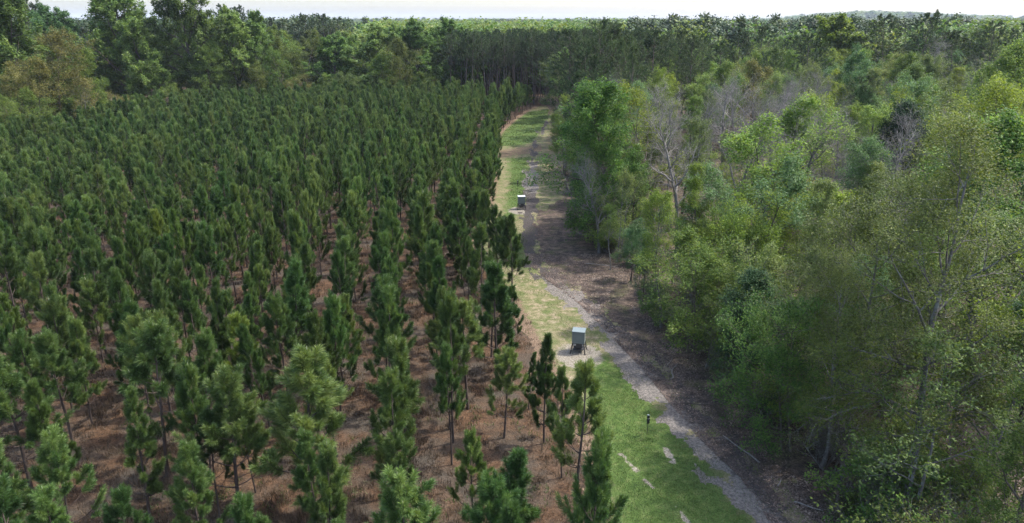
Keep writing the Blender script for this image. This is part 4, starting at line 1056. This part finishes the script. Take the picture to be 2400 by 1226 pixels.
PALE_LID = flat_mat('pale_lid_metal', (.42, .45, .46), .5, .05, .08, 3)
def feeder(x, y, rz, label, lidm):
    e = bpy.data.objects.new('game_feeder', None); COL.objects.link(e); e.location = (x, y, .004); e.rotation_euler = (0, 0, rz)
    tag(e, label, 'feeder', 'box game feeders on black legs')
    W, D, z0, z1 = .76, .66, .70, 1.44
    link('feeder_bin', make_mesh('feeder_bin', [box_part(0, 0, (z0 + z1) / 2, W, D, z1 - z0),
        box_part(0, -D / 2 - .012, z0 + .02, W + .03, .02, .04), box_part(0, D / 2 + .012, z0 + .02, W + .03, .02, .04),
        box_part(W / 2 + .012, 0, z0 + .02, .02, D + .02, .04), box_part(-W / 2 - .012, 0, z0 + .02, .02, D + .02, .04),
        box_part(-W / 2, -D / 2, (z0 + z1) / 2, .03, .03, z1 - z0 - .01), box_part(W / 2, -D / 2, (z0 + z1) / 2, .03, .03, z1 - z0 - .01)], [BIN]), e)
    lid = link('lid', make_mesh('lid', [box_part(0, 0, z1 + .035, W + .07, D + .07, .06, .995)], [lidm]), e)
    link('hinge', make_mesh('hinge', [bar((-W * .35, D / 2 + .045, z1 + .03), (W * .35, D / 2 + .045, z1 + .03), .012)], [GALV]), lid)
    for sx in (-1, 1):
        for sy in (-1, 1):
            lg = link('leg', make_mesh('leg', [bar((sx * (W / 2 - .03), sy * (D / 2 - .03), z0 - .005), (sx * (W / 2 + .09), sy * (D / 2 + .09), 0), .036)], [BLK]), e)
            link('foot', make_mesh('foot', [box_part(sx * (W / 2 + .095), sy * (D / 2 + .095), .012, .11, .11, .022)], [BLK]), lg)
    for sx in (-1, 1): link('brace', make_mesh('brace', [bar((sx * (W / 2 + .04), -(D / 2 + .04), .36), (sx * (W / 2 + .04), (D / 2 + .04), .36), .018)], [BLK]), e)
    for sy in (-1, 1): link('brace', make_mesh('brace', [bar((-(W / 2 + .04), sy * (D / 2 + .045), .32), ((W / 2 + .04), sy * (D / 2 + .045), .32), .018)], [BLK]), e)
    hp = link('hopper', make_mesh('hopper', [box_part(0, 0, .515, W * .96, D * .96, .36, .72)], [TRAY]), e)
    link('feed_tube', make_mesh('feed_tube', [box_part(0, 0, .285, .44, .38, .10, .8)], [BLK]), hp)
    link('feed_tray', make_mesh('feed_tray', [box_part(0, 0, .21, .68, .58, .05, .9)], [TRAY]), e)
    link('control_box', make_mesh('control_box', [box_part(-.22, -D * .46 + .03, .58, .16, .08, .12)], [GALV]), e)
    link('control_box', make_mesh('control_box', [box_part(.32, -D * .46 + .03, .58, .14, .08, .12)], [GALV]), e)
    return e
feeder(FEEDERS[0][0], FEEDERS[0][1] + .45, R(-12), 'near grey green box feeder on black splayed legs, on bare sand above the grass', LID)
feeder(FEEDERS[1][0], FEEDERS[1][1] + .5, R(6), 'far grey box feeder on black legs with a white looking lid, halfway up the clearing', PALE_LID)

def camera_stake(x, y, label):
    e = bpy.data.objects.new('trail_camera', None); COL.objects.link(e); e.location = (x, y, 0); e.rotation_euler = (0, R(2), R(20)); e.scale = (.72, .72, .80)
    tag(e, label, 'trail camera', 'cameras on stakes')
    link('stake', make_mesh('stake', [bar((0, 0, -.05), (0, 0, 1.62), .018, 6)], [BLK]), e)
    b = link('camera_body', make_mesh('camera_body', [box_part(-.05, -.075, 1.0, .19, .11, .34, .8)], [BLK]), e)
    link('bracket', make_mesh('bracket', [box_part(-.04, -.03, 1.19, .17, .10, .03)], [GALV]), b)
    link('solar_panel', make_mesh('solar_panel', [box_part(-.07, -.06, 1.32, .15, .10, .20)], [BLK]), e)
    link('cap', make_mesh('cap', [box_part(-.085, -.06, 1.44, .15, .12, .035)], [LID]), e)
    return e
camera_stake(6.91, 31.33, 'black camera on a thin stake with a white cap, in the lower green grass')
camera_stake(.7, 86.9, 'tiny black camera stake with a pale cap beyond the far feeder')

DEADWOOD = bark_mat('dead_wood', (.11, .10, .09), (.27, .245, .22))
DARKWOOD = bark_mat('dark_dead_wood', (.04, .035, .03), (.12, .10, .085))
def fallen(x, y, L, ang, r, mat, label, bend=.1, forks=2, seed=1, z=.05):
    rg = np.random.default_rng(seed)
    P = polyline(rg, np.array([[-L / 2, 0, z]]), np.array([[1., rg.normal(0, .1), .02]]), np.array([L]), 9, bend, 0)
    P[:, :, 2] = z + .02 * np.sin(np.arange(9))
    RR = (r * np.linspace(1, .45, 9))[None]; parts = [tube(P, RR, 6)]
    e = link('fallen_branch', None)
    tag(e, label, 'branch'); e.location = (x, y, .01); e.rotation_euler = (0, 0, ang)
    link('stem', make_mesh('branch_stem', parts, [mat]), e)
    if forks:
        C, CR_ = spawn(rg, P, RR, forks, .35, .9, 35, 35, lambda t, pl: pl * .3, 5, .12, .0, .6, .01)
        C[:, :, 2] = np.maximum(np.abs(C[:, :, 2] - z) * .5 + .03, .03)
        link('twigs', make_mesh('branch_twigs', [tube(C, CR_, 4)], [mat]), e)
fallen(11.35, 30.0, 2.6, R(112), .05, DEADWOOD, 'long pale fallen branch lying along the grey track in the foreground', .08, 1, 2)
fallen(10.4, 37.8, 2.6, R(35), .055, DEADWOOD, 'curved pale fallen branch at the woods edge beyond the near camera stake', .28, 2, 3)
fallen(10.3, 34.2, 1.7, R(-10), .03, DARKWOOD, 'thin dark fallen branch across the track edge', .1, 2, 4)
fallen(8.4, 42.6, 1.6, R(140), .035, DARKWOOD, 'dark stick on the sand right of the near feeder', .1, 1, 5)
fallen(12.9, 25.6, 1.2, R(-30), .035, DEADWOOD, 'short pale stick on the track at the lower right', .1, 0, 6)
fallen(12.2, 27.2, .5, R(60), .05, DEADWOOD, 'short pale chunk of wood on the leaf litter right of the track', .05, 0, 7)
fallen(9.6, 39.4, 1.2, R(80), .03, DEADWOOD, 'small pale stick between the curved branch and the track', .1, 0, 8)
fallen(7.2, 66.5, 4.5, R(165), .05, DEADWOOD, 'long pale limb leaning out from the woods over brown ground', .12, 5, 9)
fallen(7.9, 58.0, 3.0, R(-5), .04, DEADWOOD, 'pale fallen limb below the leaning one at the woods edge', .12, 3, 10)

# ------------------------------------------------------------------ the air
def haze_box():
    V, F, *_ = box_part(0, 3500, 32, 12000, 11000, 140)
    me = make_mesh('haze', [(V, F, .5, 0, False)], [])
    m, n, out = new_mat('haze_air')
    pv = n.nodes.new('ShaderNodeVolumePrincipled'); pv.inputs['Color'].default_value = (.78, .87, 1, 1); pv.inputs['Density'].default_value = HAZE
    pv.inputs['Density Attribute'].default_value = ''; pv.inputs['Color Attribute'].default_value = ''; pv.inputs['Temperature Attribute'].default_value = ''
    n.links.new(pv.outputs[0], out.inputs['Volume']); me.materials.append(m)
    o = link('haze', me); tag(o, kind='stuff', label='thin pale haze over the whole landscape', cat='haze')
HAZE = 0.00008
haze_box()
